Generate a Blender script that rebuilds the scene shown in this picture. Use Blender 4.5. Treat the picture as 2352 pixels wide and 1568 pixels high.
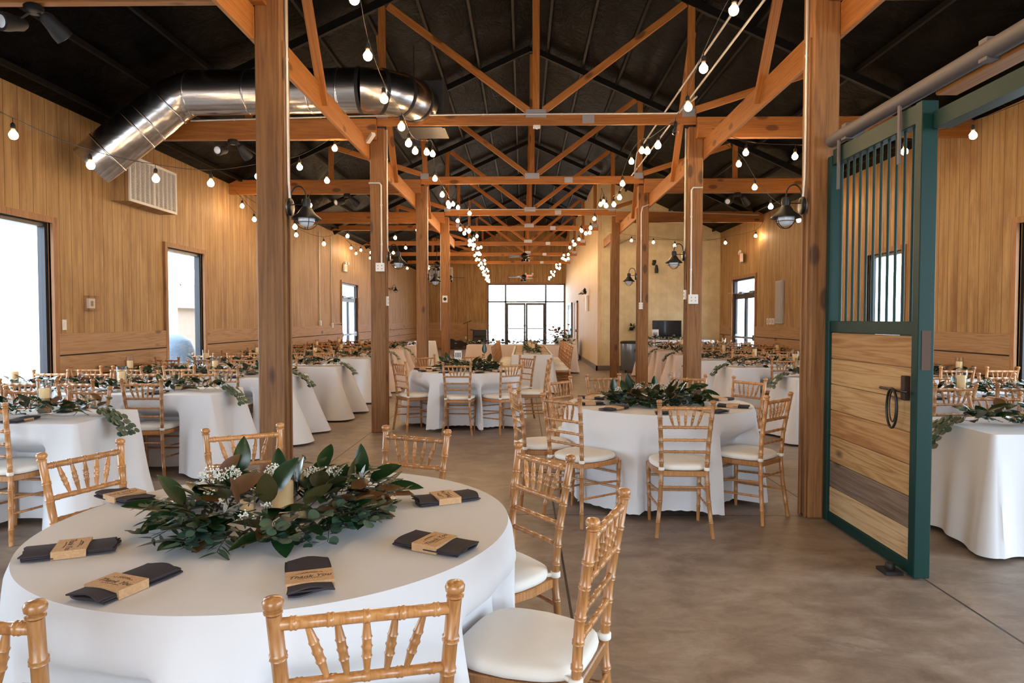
import bpy, math, random
from mathutils import Vector, Matrix, Euler
R=math.radians; PI=math.pi
random.seed(11)
for o in list(bpy.data.objects): bpy.data.objects.remove(o)
sc=bpy.context.scene; COL=sc.collection
# ---------------------------------------------------------------- camera, world, exposure
cd=bpy.data.cameras.new('camera'); cam=bpy.data.objects.new('camera',cd); COL.objects.link(cam)
cd.sensor_width=36; cd.lens=23.97; cd.clip_start=.05; cd.clip_end=300
cam.location=(0,0,1.46); cam.rotation_euler=(PI/2-.032,0,.0164); sc.camera=cam
sc.view_settings.view_transform='Standard'; sc.view_settings.look='None'; sc.view_settings.gamma=1
sc.view_settings.use_curve_mapping=False; sc.view_settings.exposure=0.76
W=bpy.data.worlds.new('world'); sc.world=W; W.use_nodes=True
nt=W.node_tree; nt.nodes['Background'].inputs[0].default_value=(.80,.91,1,1); nt.nodes['Background'].inputs[1].default_value=5.6
BULB=120.0       # radiance of the lamp glass
# window and door openings as light portals: (x,y0,y1,z0,z1,side)
WIN=[(-5.35,1.2,3.8,.12,2.55),(-5.35,5.25,7.66,.12,2.55),(-5.35,10.15,11.32,.12,2.55),(-5.35,20.0,22.0,0,2.56),
     (5.62,-2.4,3.78,.12,3.3),(5.62,5.5,7.85,.12,2.55),(5.62,10.2,11.26,.12,2.5),(5.62,16.6,18.4,0,2.52)]
def portal(loc,rot,sx,sy):
    l=bpy.data.lights.new('portal','AREA'); l.shape='RECTANGLE'; l.size=sx; l.size_y=sy; l.cycles.is_portal=True
    o=bpy.data.objects.new('daylight_portal',l); COL.objects.link(o); o.location=loc; o.rotation_euler=rot
for x,y0,y1,z0,z1 in WIN:
    s=1 if x<0 else -1
    portal((x-s*.3,(y0+y1)/2,(z0+z1)/2),(0,-s*PI/2,0),z1-z0,y1-y0)
portal((.15,34.8,1.65),(-PI/2,0,0),3.9,3.3)
portal((-1.2,-4.3,1.6),(PI/2,0,0),4.4,3.1)

# ---------------------------------------------------------------- helpers
def col(o,name=None):
    COL.objects.link(o); return o
class MB:
    def __init__(s): s.v=[]; s.f=[]; s.m=[]; s.sm=[]; s.mi=0
    def face(s,idx,smooth=False): s.f.append(idx); s.m.append(s.mi); s.sm.append(smooth)
    def box(s,a,b,M=None):
        n=len(s.v); x0,y0,z0=a; x1,y1,z1=b
        P=[(x0,y0,z0),(x1,y0,z0),(x1,y1,z0),(x0,y1,z0),(x0,y0,z1),(x1,y0,z1),(x1,y1,z1),(x0,y1,z1)]
        if M is not None: P=[tuple(M@Vector(p)) for p in P]
        s.v+=P
        for q in ((0,3,2,1),(4,5,6,7),(0,1,5,4),(1,2,6,5),(2,3,7,6),(3,0,4,7)): s.face([n+i for i in q])
    def bar(s,p0,p1,w,d,up=(0,0,1)):
        p0=Vector(p0);p1=Vector(p1);z=(p1-p0);L=z.length;z.normalize()
        u=Vector(up); 
        if abs(z.dot(u))>.98: u=Vector((0,1,0))
        x=u.cross(z).normalized(); y=z.cross(x)
        M=Matrix((x,y,z)).transposed().to_4x4(); M.translation=p0
        s.box((-w/2,-d/2,0),(w/2,d/2,L),M)
    def sweep(s,P,Rr,seg=8,cap=True,closed=False):
        P=[Vector(p) for p in P]; n0=len(s.v); N=len(P)
        if not hasattr(Rr,'__len__'): Rr=[Rr]*N
        prev=None
        for i in range(N):
            if closed: t=P[(i+1)%N]-P[i-1]
            else: t=P[min(i+1,N-1)]-P[max(i-1,0)]
            t.normalize()
            if prev is None:
                a=Vector((0,0,1)) if abs(t.z)<.9 else Vector((1,0,0))
                x=a.cross(t).normalized()
            else: x=(prev-t*prev.dot(t)).normalized()
            prev=x; y=t.cross(x)
            for k in range(seg):
                a=2*PI*k/seg
                s.v.append(tuple(P[i]+(x*math.cos(a)+y*math.sin(a))*Rr[i]))
        for i in range(N if closed else N-1):
            j=(i+1)%N
            for k in range(seg):
                k2=(k+1)%seg
                s.face([n0+i*seg+k,n0+i*seg+k2,n0+j*seg+k2,n0+j*seg+k],True)
        if cap and not closed:
            s.face([n0+k for k in range(seg)][::-1]); s.face([n0+(N-1)*seg+k for k in range(seg)])
    def lathe(s,prof,seg=20,M=None,cap=True):
        n0=len(s.v)
        for r,z in prof:
            for k in range(seg):
                a=2*PI*k/seg; p=Vector((r*math.cos(a),r*math.sin(a),z))
                s.v.append(tuple(M@p if M is not None else p))
        for i in range(len(prof)-1):
            for k in range(seg):
                k2=(k+1)%seg
                s.face([n0+i*seg+k,n0+i*seg+k2,n0+(i+1)*seg+k2,n0+(i+1)*seg+k],True)
        if cap:
            s.face([n0+k for k in range(seg)][::-1]); s.face([n0+(len(prof)-1)*seg+k for k in range(seg)])
    def bamboo(s,P,r,rings,seg=10,r1=None):
        P=[Vector(p) for p in P]; L=[0]
        for a,b in zip(P,P[1:]): L.append(L[-1]+(b-a).length)
        T=L[-1]; r1=r if r1 is None else r1
        def at(d):
            d=min(max(d,0),T)
            for i in range(len(P)-1):
                if d<=L[i+1]+1e-9: return P[i].lerp(P[i+1],(d-L[i])/(L[i+1]-L[i]))
            return P[-1]
        S=[(d,1.0) for d in L]
        for q in rings:
            d=q*T
            S+=[(d-.009,1),(d-.005,1.2),(d-.0005,1.06),(d+.004,1.2),(d+.008,1)]
        S=sorted(x for x in S if 0<=x[0]<=T)
        s.sweep([at(d) for d,_ in S],[(r+(r1-r)*d/T)*k for d,k in S],seg)
    def mesh(s,name,mats):
        me=bpy.data.meshes.new(name); me.from_pydata(s.v,[],s.f)
        me.polygons.foreach_set('use_smooth',s.sm); me.polygons.foreach_set('material_index',s.m)
        for m in (mats if isinstance(mats,(list,tuple)) else [mats]): me.materials.append(m)
        me.update()
        if any(s.sm): me.set_sharp_from_angle(angle=R(50))
        return me
    def build(s,name,mats,parent=None,loc=(0,0,0),rot=(0,0,0)):
        o=bpy.data.objects.new(name,s.mesh(name,mats)); COL.objects.link(o)
        o.location=loc; o.rotation_euler=rot
        if parent is not None: o.parent=parent
        return o
def tag(o,label=None,cat=None,group=None,kind=None):
    if label: o['label']=label
    if cat: o['category']=cat
    if group: o['group']=group
    if kind: o['kind']=kind
    return o
def thing(name,label,cat,loc=(0,0,0),rz=0,group=None):
    o=bpy.data.objects.new(name,None); COL.objects.link(o); o.empty_display_size=.1
    o.location=loc; o.rotation_euler=(0,0,rz); return tag(o,label,cat,group)
def dup(root,loc,rz=0,label=None,group=None,scale=None):
    r=root.copy(); COL.objects.link(r); r.location=loc; r.rotation_euler=(0,0,rz)
    if scale: r.scale=scale
    if label: r['label']=label
    if group: r['group']=group
    for ch in list(root.children):
        c=ch.copy(); COL.objects.link(c); c.parent=r
        for g in list(ch.children):
            d=g.copy(); COL.objects.link(d); d.parent=c
    return r
def struct(name,mb,mats,parent=None):
    o=mb.build(name,mats,parent)
    if parent is None: o['kind']='structure'
    return o
def sm01(t): t=min(max(t,0),1); return t*t*(3-2*t)
def bev(o,w=.006,n=1):
    m=o.modifiers.new('bevel','BEVEL'); m.width=w; m.segments=n; m.limit_method='ANGLE'; return o
def timber(name,p0,p1,w,d,mat,parent=None,up=(0,0,1),b=.006):
    """one stick of lumber, its length along local Z so the grain follows it"""
    p0=Vector(p0);p1=Vector(p1);z=(p1-p0);L=z.length;z.normalize();u=Vector(up)
    if abs(z.dot(u))>.98: u=Vector((0,1,0))
    x=u.cross(z).normalized(); y=z.cross(x)
    mb=MB(); mb.box((-w/2,-d/2,0),(w/2,d/2,L))
    o=mb.build(name,mat); o.rotation_euler=Matrix((x,y,z)).transposed().to_euler()
    o.location=p0
    if parent is not None: o.parent=parent; o.location=p0-parent.location
    return bev(o,b)

# ---------------------------------------------------------------- materials
def nmat(name):
    m=bpy.data.materials.new(name); m.use_nodes=True; n=m.node_tree
    return m,n,n.nodes['Principled BSDF'],n.links
def plain(name,c,rough=.6,metal=0,emit=0,spec=.5,alpha=1,coat=0):
    m,n,b,l=nmat(name); b.inputs['Base Color'].default_value=(*c,1); b.inputs['Roughness'].default_value=rough
    b.inputs['Metallic'].default_value=metal; b.inputs['Specular IOR Level'].default_value=spec
    b.inputs['Coat Weight'].default_value=coat
    # slight procedural mottling
    t=n.nodes.new('ShaderNodeTexNoise'); t.inputs['Scale'].default_value=9; t.inputs['Detail'].default_value=3
    mr=n.nodes.new('ShaderNodeMapRange'); mr.inputs[3].default_value=max(rough-.06,.02); mr.inputs[4].default_value=min(rough+.06,1)
    l.new(t.outputs[0],mr.inputs[0]); l.new(mr.outputs[0],b.inputs['Roughness'])
    if emit: b.inputs['Emission Color'].default_value=(*c,1); b.inputs['Emission Strength'].default_value=emit
    return m
def math_(n,op,a,b=None,c=None):
    x=n.nodes.new('ShaderNodeMath'); x.operation=op
    for i,v in enumerate((a,b,c)):
        if v is None: continue
        if isinstance(v,(int,float)): x.inputs[i].default_value=v
        else: n.links.new(v,x.inputs[i])
    return x.outputs[0]
def mixc(n,f,a,b,mode='MIX'):
    x=n.nodes.new('ShaderNodeMix'); x.data_type='RGBA'; x.blend_type=mode
    for s,v in ((x.inputs[0],f),(x.inputs[6],a),(x.inputs[7],b)):
        if isinstance(v,(int,float)): s.default_value=v
        elif isinstance(v,tuple): s.default_value=(*v,1)
        else: n.links.new(v,s)
    return x.outputs[2]
def ramp(n,f,stops):
    x=n.nodes.new('ShaderNodeValToRGB'); e=x.color_ramp.elements
    while len(e)<len(stops): e.new(.5)
    for k,(p,c) in zip(e,stops): k.position=p; k.color=(*c,1) if len(c)==3 else c
    n.links.new(f,x.inputs[0]); return x.outputs[0]
def noise(n,vec,scale,detail=4,rough=.55,dist=0):
    x=n.nodes.new('ShaderNodeTexNoise'); x.inputs['Scale'].default_value=scale; x.inputs['Detail'].default_value=detail
    x.inputs['Roughness'].default_value=rough; x.inputs['Distortion'].default_value=dist
    if vec is not None: n.links.new(vec,x.inputs['Vector'])
    return x.outputs[0]
def mapping(n,vec,scale=(1,1,1),loc=None):
    x=n.nodes.new('ShaderNodeMapping'); n.links.new(vec,x.inputs[0]); x.inputs['Scale'].default_value=scale
    if loc is not None: n.links.new(loc,x.inputs['Location'])
    return x.outputs[0]
def coords(n): return n.nodes.new('ShaderNodeTexCoord').outputs['Object']
def bump(n,b,h,s=.3,d=.01):
    x=n.nodes.new('ShaderNodeBump'); x.inputs['Strength'].default_value=s; x.inputs['Distance'].default_value=d
    n.links.new(h,x.inputs['Height']); n.links.new(x.outputs[0],b.inputs['Normal'])
def wood(name,dark,mid,light,ax='z',rough=.55,sc_=1.0,knots=.6,var=.35,coat=0,grain=13.0,rw=.45):
    m,n,b,l=nmat(name); c=coords(n); oi=n.nodes.new('ShaderNodeObjectInfo')
    rnd=oi.outputs['Random']; off=n.nodes.new('ShaderNodeCombineXYZ')
    o1=math_(n,'MULTIPLY',rnd,37.0); o2=math_(n,'MULTIPLY',rnd,91.0)
    l.new(o1,off.inputs[0]); l.new(o2,off.inputs[1]); l.new(math_(n,'MULTIPLY',rnd,53.0),off.inputs[2])
    lo=.05; s={'x':(lo,1,1),'y':(1,lo,1),'z':(1,1,lo)}[ax]
    v=mapping(n,c,tuple(q*sc_ for q in s),off.outputs[0])
    broad=noise(n,v,6,3,.5,.3)
    rings=n.nodes.new('ShaderNodeMath'); rings.operation='FRACT'
    l.new(math_(n,'MULTIPLY',broad,grain),rings.inputs[0])
    tri=math_(n,'ABSOLUTE',math_(n,'SUBTRACT',rings.outputs[0],.5))
    fine=noise(n,v,90,3,.6)
    f=math_(n,'ADD',math_(n,'ADD',math_(n,'MULTIPLY',tri,rw),math_(n,'MULTIPLY',fine,.5)),math_(n,'MULTIPLY',broad,.35))
    cc=ramp(n,f,[(.25,dark),(.5,mid),(.8,light)])
    s2={'x':(.45,1,1),'y':(1,.45,1),'z':(1,1,.45)}[ax]
    vo=n.nodes.new('ShaderNodeTexVoronoi'); vo.inputs['Scale'].default_value=4.2*sc_
    vm=mapping(n,c,s2,off.outputs[0]); l.new(vm,vo.inputs['Vector'])
    k=n.nodes.new('ShaderNodeMapRange'); k.inputs[1].default_value=.12; k.inputs[2].default_value=.19; k.inputs[3].default_value=knots; k.inputs[4].default_value=0
    l.new(vo.outputs['Distance'],k.inputs[0])
    cc=mixc(n,k.outputs[0],cc,tuple(q*.35 for q in dark))
    h=n.nodes.new('ShaderNodeHueSaturation'); l.new(cc,h.inputs['Color'])
    mr=n.nodes.new('ShaderNodeMapRange'); mr.inputs[3].default_value=1-var; mr.inputs[4].default_value=1+var; l.new(rnd,mr.inputs[0]); l.new(mr.outputs[0],h.inputs['Value'])
    l.new(h.outputs[0],b.inputs['Base Color']); b.inputs['Roughness'].default_value=rough; b.inputs['Coat Weight'].default_value=coat
    b.inputs['Coat Roughness'].default_value=.2
    bump(n,b,fine,.15,.004); return m
POST=wood('post_wood',(.10,.037,.009),(.205,.085,.022),(.29,.13,.038),'z',.6,1.0,.75,.18)
BEAM=wood('beam_wood',(.20,.062,.009),(.34,.118,.019),(.43,.17,.034),'z',.55,1.0,.8,.15)
WAINY=wood('wainscot_wood',(.22,.115,.05),(.38,.215,.105),(.47,.28,.145),'y',.6,.8,.75,.15)
WAINX=wood('wainscot_wood_back',(.22,.115,.05),(.38,.215,.105),(.47,.28,.145),'x',.6,.8,.75,.15)
CHAIR=wood('chair_wood',(.24,.092,.024),(.40,.175,.056),(.49,.245,.092),'z',.30,2.2,.25,.22,.4)
TRIMW=wood('trim_wood',(.16,.065,.022),(.32,.15,.06),(.42,.2,.09),'z',.55,1,.3,.1)
def wallmat():
    m,n,b,l=nmat('wall_boards'); c=coords(n); sp=n.nodes.new('ShaderNodeSeparateXYZ'); l.new(c,sp.inputs[0])
    u=math_(n,'ADD',sp.outputs[0],sp.outputs[1]); q=math_(n,'DIVIDE',u,.205)
    fr=math_(n,'FRACT',q); fl=math_(n,'FLOOR',q)
    wn=n.nodes.new('ShaderNodeTexWhiteNoise'); wn.noise_dimensions='1D'; l.new(fl,wn.inputs['W'])
    g=math_(n,'MAXIMUM',math_(n,'LESS_THAN',fr,.05),math_(n,'MULTIPLY',math_(n,'LESS_THAN',math_(n,'ABSOLUTE',math_(n,'SUBTRACT',fr,math_(n,'ADD',.35,math_(n,'MULTIPLY',wn.outputs[0],.3)))),.02),.5))
    cb=n.nodes.new('ShaderNodeCombineXYZ'); l.new(math_(n,'ADD',u,math_(n,'MULTIPLY',wn.outputs[0],9)),cb.inputs[0]); l.new(math_(n,'MULTIPLY',sp.outputs[2],.07),cb.inputs[1]); l.new(math_(n,'MULTIPLY',wn.outputs[0],40),cb.inputs[2])
    st=noise(n,cb.outputs[0],11,5,.6,.3)
    cb2=n.nodes.new('ShaderNodeCombineXYZ'); l.new(u,cb2.inputs[0]); l.new(math_(n,'MULTIPLY',sp.outputs[2],.22),cb2.inputs[1])
    blot=noise(n,cb2.outputs[0],4.5,7,.7)
    cc=ramp(n,st,[(.25,(.23,.11,.034)),(.5,(.385,.23,.09)),(.75,(.50,.325,.15))])
    dk=n.nodes.new('ShaderNodeMapRange'); dk.inputs[1].default_value=.48; dk.inputs[2].default_value=.68; dk.inputs[3].default_value=0; dk.inputs[4].default_value=.7; l.new(blot,dk.inputs[0])
    cc=mixc(n,dk.outputs[0],cc,(.22,.088,.026))
    cc=mixc(n,math_(n,'MULTIPLY',wn.outputs[0],.22),cc,(.36,.2,.08))
    cc=mixc(n,math_(n,'MULTIPLY',g,.75),cc,(.11,.045,.014))
    l.new(cc,b.inputs['Base Color']); b.inputs['Roughness'].default_value=.6
    bump(n,b,math_(n,'SUBTRACT',1.0,g),.5,.006); return m
WALL=wallmat()
def cream():
    m,n,b,l=nmat('cream_panel'); c=coords(n); sp=n.nodes.new('ShaderNodeSeparateXYZ'); l.new(c,sp.inputs[0])
    u=math_(n,'ADD',sp.outputs[0],sp.outputs[1]); fr=math_(n,'FRACT',math_(n,'DIVIDE',u,.3)); g=math_(n,'LESS_THAN',fr,.02)
    cc=ramp(n,noise(n,c,4,4),[(.3,(.58,.46,.27)),(.7,(.72,.60,.38))]); cc=mixc(n,math_(n,'MULTIPLY',g,.4),cc,(.3,.22,.12))
    l.new(cc,b.inputs['Base Color']); b.inputs['Roughness'].default_value=.6; return m
CREAM=cream()
def floormat():
    m,n,b,l=nmat('concrete'); c=coords(n); sp=n.nodes.new('ShaderNodeSeparateXYZ'); l.new(c,sp.inputs[0])
    big=noise(n,c,.7,5,.6); mid=noise(n,mapping(n,c,(1,1.5,1)),3.2,9,.72,.3); fine=noise(n,c,60,3,.6)
    cc=ramp(n,mid,[(.34,(.10,.066,.048)),(.5,(.23,.168,.128)),(.66,(.36,.29,.235))])
    cc=mixc(n,math_(n,'MULTIPLY',big,.4),cc,(.22,.14,.095))
    st=noise(n,mapping(n,c,(1.2,2.2,1)),1.9,8,.7,.5)
    sr=n.nodes.new('ShaderNodeMapRange'); sr.inputs[1].default_value=.55; sr.inputs[2].default_value=.63; sr.inputs[3].default_value=0; sr.inputs[4].default_value=.65; l.new(st,sr.inputs[0])
    cc=mixc(n,sr.outputs[0],cc,(.12,.085,.065))
    cc=mixc(n,math_(n,'MULTIPLY',fine,.35),cc,(.26,.21,.17))
    j=None
    for ax,vals in ((0,(-1.97,.24,2.26)),(1,(1.2,5.07,8.8,12.55,16.3,20.0,27.5))):
        for v in vals:
            d=math_(n,'LESS_THAN',math_(n,'ABSOLUTE',math_(n,'SUBTRACT',sp.outputs[ax],v)),.007)
            j=d if j is None else math_(n,'MAXIMUM',j,d)
    cc=mixc(n,j,cc,(.02,.016,.012))
    l.new(cc,b.inputs['Base Color'])
    rr=n.nodes.new('ShaderNodeMapRange'); rr.inputs[3].default_value=.32; rr.inputs[4].default_value=.6; l.new(mid,rr.inputs[0]); l.new(rr.outputs[0],b.inputs['Roughness'])
    bump(n,b,fine,.08,.003); return m
FLOOR=floormat()
def ceilmat():
    m,n,b,l=nmat('black_insulation'); c=coords(n)
    cr=noise(n,mapping(n,c,(1,.6,1)),3,8,.7,1.2)
    cc=ramp(n,cr,[(.4,(.0008,.0008,.001)),(.75,(.006,.0065,.008))]); l.new(cc,b.inputs['Base Color']); b.inputs['Roughness'].default_value=.36
    b.inputs['Specular IOR Level'].default_value=.035
    bump(n,b,cr,.7,.12); return m
CEIL=ceilmat()
def clothmat(name='white_linen',c=(.69,.69,.72)):
    m,n,b,l=nmat(name); co=coords(n); f=noise(n,co,260,2,.5); g=noise(n,co,2.5,3)
    cc=ramp(n,g,[(.3,tuple(q*.95 for q in c)),(.7,c)]); l.new(cc,b.inputs['Base Color']); b.inputs['Roughness'].default_value=.85
    b.inputs['Specular IOR Level'].default_value=.2; bump(n,b,f,.06,.002); return m
CLOTH=clothmat(); CUSH=clothmat('cushion_canvas',(.78,.75,.70)); NAP=clothmat('charcoal_napkin',(.045,.038,.045))
def kraft():
    m,n,b,l=nmat('kraft_paper'); cc=ramp(n,noise(n,coords(n),140,3),[(.3,(.46,.27,.13)),(.7,(.58,.36,.19))]); l.new(cc,b.inputs['Base Color']); b.inputs['Roughness'].default_value=.8; return m
KRAFT=kraft()
INK=plain('ink',(.03,.025,.02),.8)
BLACK=plain('black_metal',(.012,.011,.011),.38,.3); BLACKM=plain('black_matte',(.012,.012,.014),.6)
WHITE=plain('white_plastic',(.75,.74,.72),.4); GREY=plain('grey_metal',(.38,.38,.4),.38,.7); GALV=plain('galvanised',(.55,.57,.6),.35,.85)
CONDUIT=plain('conduit',(.62,.60,.58),.35,.5)
STEEL=plain('frame_dark',(.035,.035,.042),.35,.5)
ALU=plain('frame_alu',(.25,.27,.3),.35,.6)
GREEN=plain('green_paint',(.001,.028,.023),.45,.0,spec=.3)
PIPE=plain('weathered_pipe',(.13,.11,.105),.6,.2)
PLATE=plain('nail_plate',(.5,.5,.56),.35,.8)
def ductmat():
    m,n,b,l=nmat('duct_metal'); c=coords(n); f=noise(n,mapping(n,c,(1.2,9,9)),1.6,3)
    cc=ramp(n,f,[(.3,(.52,.54,.58)),(.7,(.75,.77,.8))]); l.new(cc,b.inputs['Base Color']); b.inputs['Metallic'].default_value=1; b.inputs['Roughness'].default_value=.24
    bump(n,b,f,.1,.02); return m
DUCT=ductmat()
def glassmat(name='pane_glass',tint=(.95,.98,1),gl=.9):
    m=bpy.data.materials.new(name); m.use_nodes=True; n=m.node_tree; n.nodes.clear(); o=n.nodes.new('ShaderNodeOutputMaterial')
    t=n.nodes.new('ShaderNodeBsdfTransparent'); t.inputs[0].default_value=(*tint,1); g=n.nodes.new('ShaderNodeBsdfGlossy'); g.inputs['Roughness'].default_value=.02
    f=n.nodes.new('ShaderNodeLayerWeight'); f.inputs[0].default_value=.5; mx=n.nodes.new('ShaderNodeMixShader'); k=math_(n,'ADD',math_(n,'MULTIPLY',math_(n,'POWER',f.outputs['Facing'],3.0),.55*gl),.03)
    n.links.new(k,mx.inputs[0]); n.links.new(t.outputs[0],mx.inputs[1]); n.links.new(g.outputs[0],mx.inputs[2]); n.links.new(mx.outputs[0],o.inputs[0]); return m
GLASS=glassmat(); VASE=glassmat('vase_glass',(.96,.95,.94),1.6)
CANDLE=plain('candle_wax',(.86,.66,.36),.5); CANDLE.node_tree.nodes['Principled BSDF'].inputs['Subsurface Weight'].default_value=.15
def emat(name,c,s):
    m,n,b,l=nmat(name); b.inputs['Base Color'].default_value=(*c,1); b.inputs['Emission Color'].default_value=(*c,1); b.inputs['Emission Strength'].default_value=s; return m
BULBM=emat('bulb_lit',(1,.66,.33),BULB); _n=BULBM.node_tree; _b=_n.nodes['Principled BSDF']; _s=_n.nodes.new('ShaderNodeSeparateXYZ'); _n.links.new(coords(_n),_s.inputs[0])
_r=_n.nodes.new('ShaderNodeMapRange'); _r.inputs[1].default_value=-.022; _r.inputs[2].default_value=.024; _r.inputs[3].default_value=BULB; _r.inputs[4].default_value=.5; _n.links.new(_s.outputs[2],_r.inputs[0]); _n.links.new(_r.outputs[0],_b.inputs['Emission Strength'])
_n.links.new(ramp(_n,math_(_n,'MULTIPLY_ADD',_s.outputs[2],18.0,.5),[(.2,(1,.68,.36)),(.9,(1,.38,.08))]),_b.inputs['Emission Color'])
OPAL=plain('opal_globe',(.72,.75,.82),.15,coat=.5); EXITM=emat('exit_red',(.9,.06,.04),1.6)
def leafmat(name,top,back,rough=.3,vein=.2):
    m,n,b,l=nmat(name); c=coords(n); g=n.nodes.new('ShaderNodeNewGeometry'); f=noise(n,c,14,4)
    a=ramp(n,f,[(.3,tuple(q*.55 for q in top)),(.75,top)]); cc=mixc(n,g.outputs['Backfacing'],a,back); l.new(cc,b.inputs['Base Color']); b.inputs['Roughness'].default_value=rough
    return m
MAG=leafmat('magnolia_leaf',(.013,.045,.013),(.055,.045,.016),.26); MAGB=leafmat('magnolia_underside',(.15,.062,.018),(.03,.075,.02),.45)
EUC=leafmat('eucalyptus_leaf',(.045,.105,.072),(.06,.115,.09),.5); EUC2=leafmat('narrow_leaf',(.04,.085,.05),(.06,.09,.07),.5); DUSTY=leafmat('dusty_miller',(.45,.48,.46),(.5,.5,.48),.8)
TWIG=plain('twig',(.035,.026,.016),.8); FLOWER=plain('gypsophila',(.78,.78,.7),.8)
BRIGHT=plain('outdoor_white',(.8,.82,.8),.8); ASPH=plain('outdoor_ground',(.45,.45,.43),.9); STONE=plain('outdoor_stone',(.35,.27,.22),.9); CARB=plain('outdoor_blue',(.08,.13,.2),.4)
TVM=plain('tv_screen',(.006,.008,.011),.12,coat=.4); BIN=plain('bin_metal',(.22,.26,.32),.3,.7)
# ================================================================ THE BUILDING
XL,XR,XC=-5.35,5.62,.135; YB,YE=-4.3,34.5; EAVE=3.93; PITCH=.46
def roof(x): return EAVE+PITCH*(5.485-abs(x-XC))
m=MB(); m.box((XL-.12,YB-.1,-.12),(XR+.12,YE+.1,0)); struct('floor',m,FLOOR)
def sidewall(name,x0,x1,ops,ya=YB,yb=YE,h=EAVE,mat=WALL):
    m=MB(); y=ya
    for y0,y1,z0,z1 in sorted(ops):
        m.box((x0,y,0),(x1,y0,h)); m.box((x0,y0,z1),(x1,y1,h))
        if z0>0: m.box((x0,y0,0),(x1,y1,z0))
        y=y1
    m.box((x0,y,0),(x1,yb,h)); return struct(name,m,mat)
sidewall('wall_left',XL-.12,XL,[w[1:] for w in WIN if w[0]<0])
sidewall('wall_right',XR,XR+.12,[w[1:] for w in WIN if w[0]>0])
def gable(m,x0,x1,z0,y0,y1):
    xs=[x0,x1] if not(x0<XC<x1) else [x0,XC,x1]
    for a,b in zip(xs,xs[1:]):
        n=len(m.v); m.v+=[(a,y0,z0),(b,y0,z0),(b,y0,roof(b)),(a,y0,roof(a)),(a,y1,z0),(b,y1,z0),(b,y1,roof(b)),(a,y1,roof(a))]
        for q in ((0,1,2,3),(7,6,5,4),(0,4,5,1),(1,5,6,2),(2,6,7,3),(3,7,4,0)): m.face([n+i for i in q])
m=MB(); gable(m,XL,-1.8,0,YE,YE+.12); gable(m,2.1,XR,0,YE,YE+.12); gable(m,-1.8,2.1,3.27,YE,YE+.12); struct('wall_back',m,WALL)
m=MB(); gable(m,XL,-3.4,0,YB-.12,YB); gable(m,1.0,XR,0,YB-.12,YB); gable(m,-3.4,1.0,3.15,YB-.12,YB); struct('wall_front',m,WALL)
def part_side(y0,y1):
    m=MB(); xa,xb=2.13,2.25; n=len(m.v)
    m.v+=[(xa,y0,0),(xb,y0,0),(xb,y0,roof(xb)),(xa,y0,roof(xa)),(xa,y1,0),(xb,y1,0),(xb,y1,roof(xb)),(xa,y1,roof(xa))]
    for q in ((0,1,2,3),(7,6,5,4),(0,4,5,1),(1,5,6,2),(2,6,7,3),(3,7,4,0)): m.face([n+i for i in q])
    return m
struct('wall_partition',part_side(19.6,YE),wood('pale_boards',(.42,.27,.13),(.62,.45,.26),(.72,.56,.35),'z',.6,.8,.15,.05))
m=MB(); gable(m,2.252,XR,0,19.6,19.72); struct('wall_room_face',m,CREAM)
# roof underside
m=MB()
for s in (-1,1):
    xe=XC+s*5.6; n=len(m.v); z=EAVE-PITCH*.115
    m.v+=[(xe,YB-.1,z),(XC,YB-.1,roof(XC)),(XC,YE+.1,roof(XC)),(xe,YE+.1,z),(xe,YB-.1,z+.08),(XC,YB-.1,roof(XC)+.08),(XC,YE+.1,roof(XC)+.08),(xe,YE+.1,z+.08)]
    for q in ((0,1,2,3),(4,7,6,5),(0,4,5,1),(1,5,6,2),(2,6,7,3),(3,7,4,0)): m.face([n+i for i in q])
ceil=struct('ceiling',m,CEIL)
m=MB()
RIB=plain('roof_rib',(.004,.004,.004),.6,spec=.2)
for s in (-1,1):
    for k in range(9):
        x=XC+s*(.3+k*.62); m.box((x-.02,YB,roof(x)-.07),(x+.02,YE,roof(x)-.012))
struct('trim_1',m,RIB)
m=MB(); m.mi=0
m.box((2.09,19.56,0),(2.13,YE,.14)); m.box((2.09,19.56,0),(XR,19.6,.14)); struct('baseboard_partition',m,plain('grey_rubber',(.16,.13,.12),.6))
# wainscot: four long boards a side, cut round the openings
def wains(name,x0,x1,gaps,ya,yb):
    m=MB(); k=0; m.mi=1; yy=ya
    for g0,g1 in sorted(gaps)+[(yb,yb)]:
        m.box((min(x0,x1)+.004,yy,0),(max(x0,x1)-.008,g0,1.29)); yy=g1
    m.mi=0
    for z in (0,.262,.524,.786,1.048):
        y=ya
        for g0,g1 in sorted(gaps)+[(yb,yb)]:
            yy=y
            while yy<g0-.02:
                e=min(g0,yy+3.66 if (k%2==0) or yy>y else yy+1.9); m.box((x0,yy,z+.006),(x1,e-.004,z+.251)); yy=e
            y=g1
        k+=1
    return struct(name,m,[WAINY,plain(name+'_gap',(.02,.01,.005),.9)])
gl=[(w[1]-.05,w[2]+.05) for w in WIN if w[0]<0]; gr=[(w[1]-.05,w[2]+.05) for w in WIN if w[0]>0]
wains('trim_2',XL+.002,XL+.03,gl,YB,YE); wains('trim_3',XR-.03,XR-.002,gr,YB,19.5)
m=MB()
for z in (0,.262,.524,.786,1.048):
    m.box((XL+.03,YE-.03,z+.004),(-1.86,YE-.002,z+.257))
struct('trim_4',m,WAINX)
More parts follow.
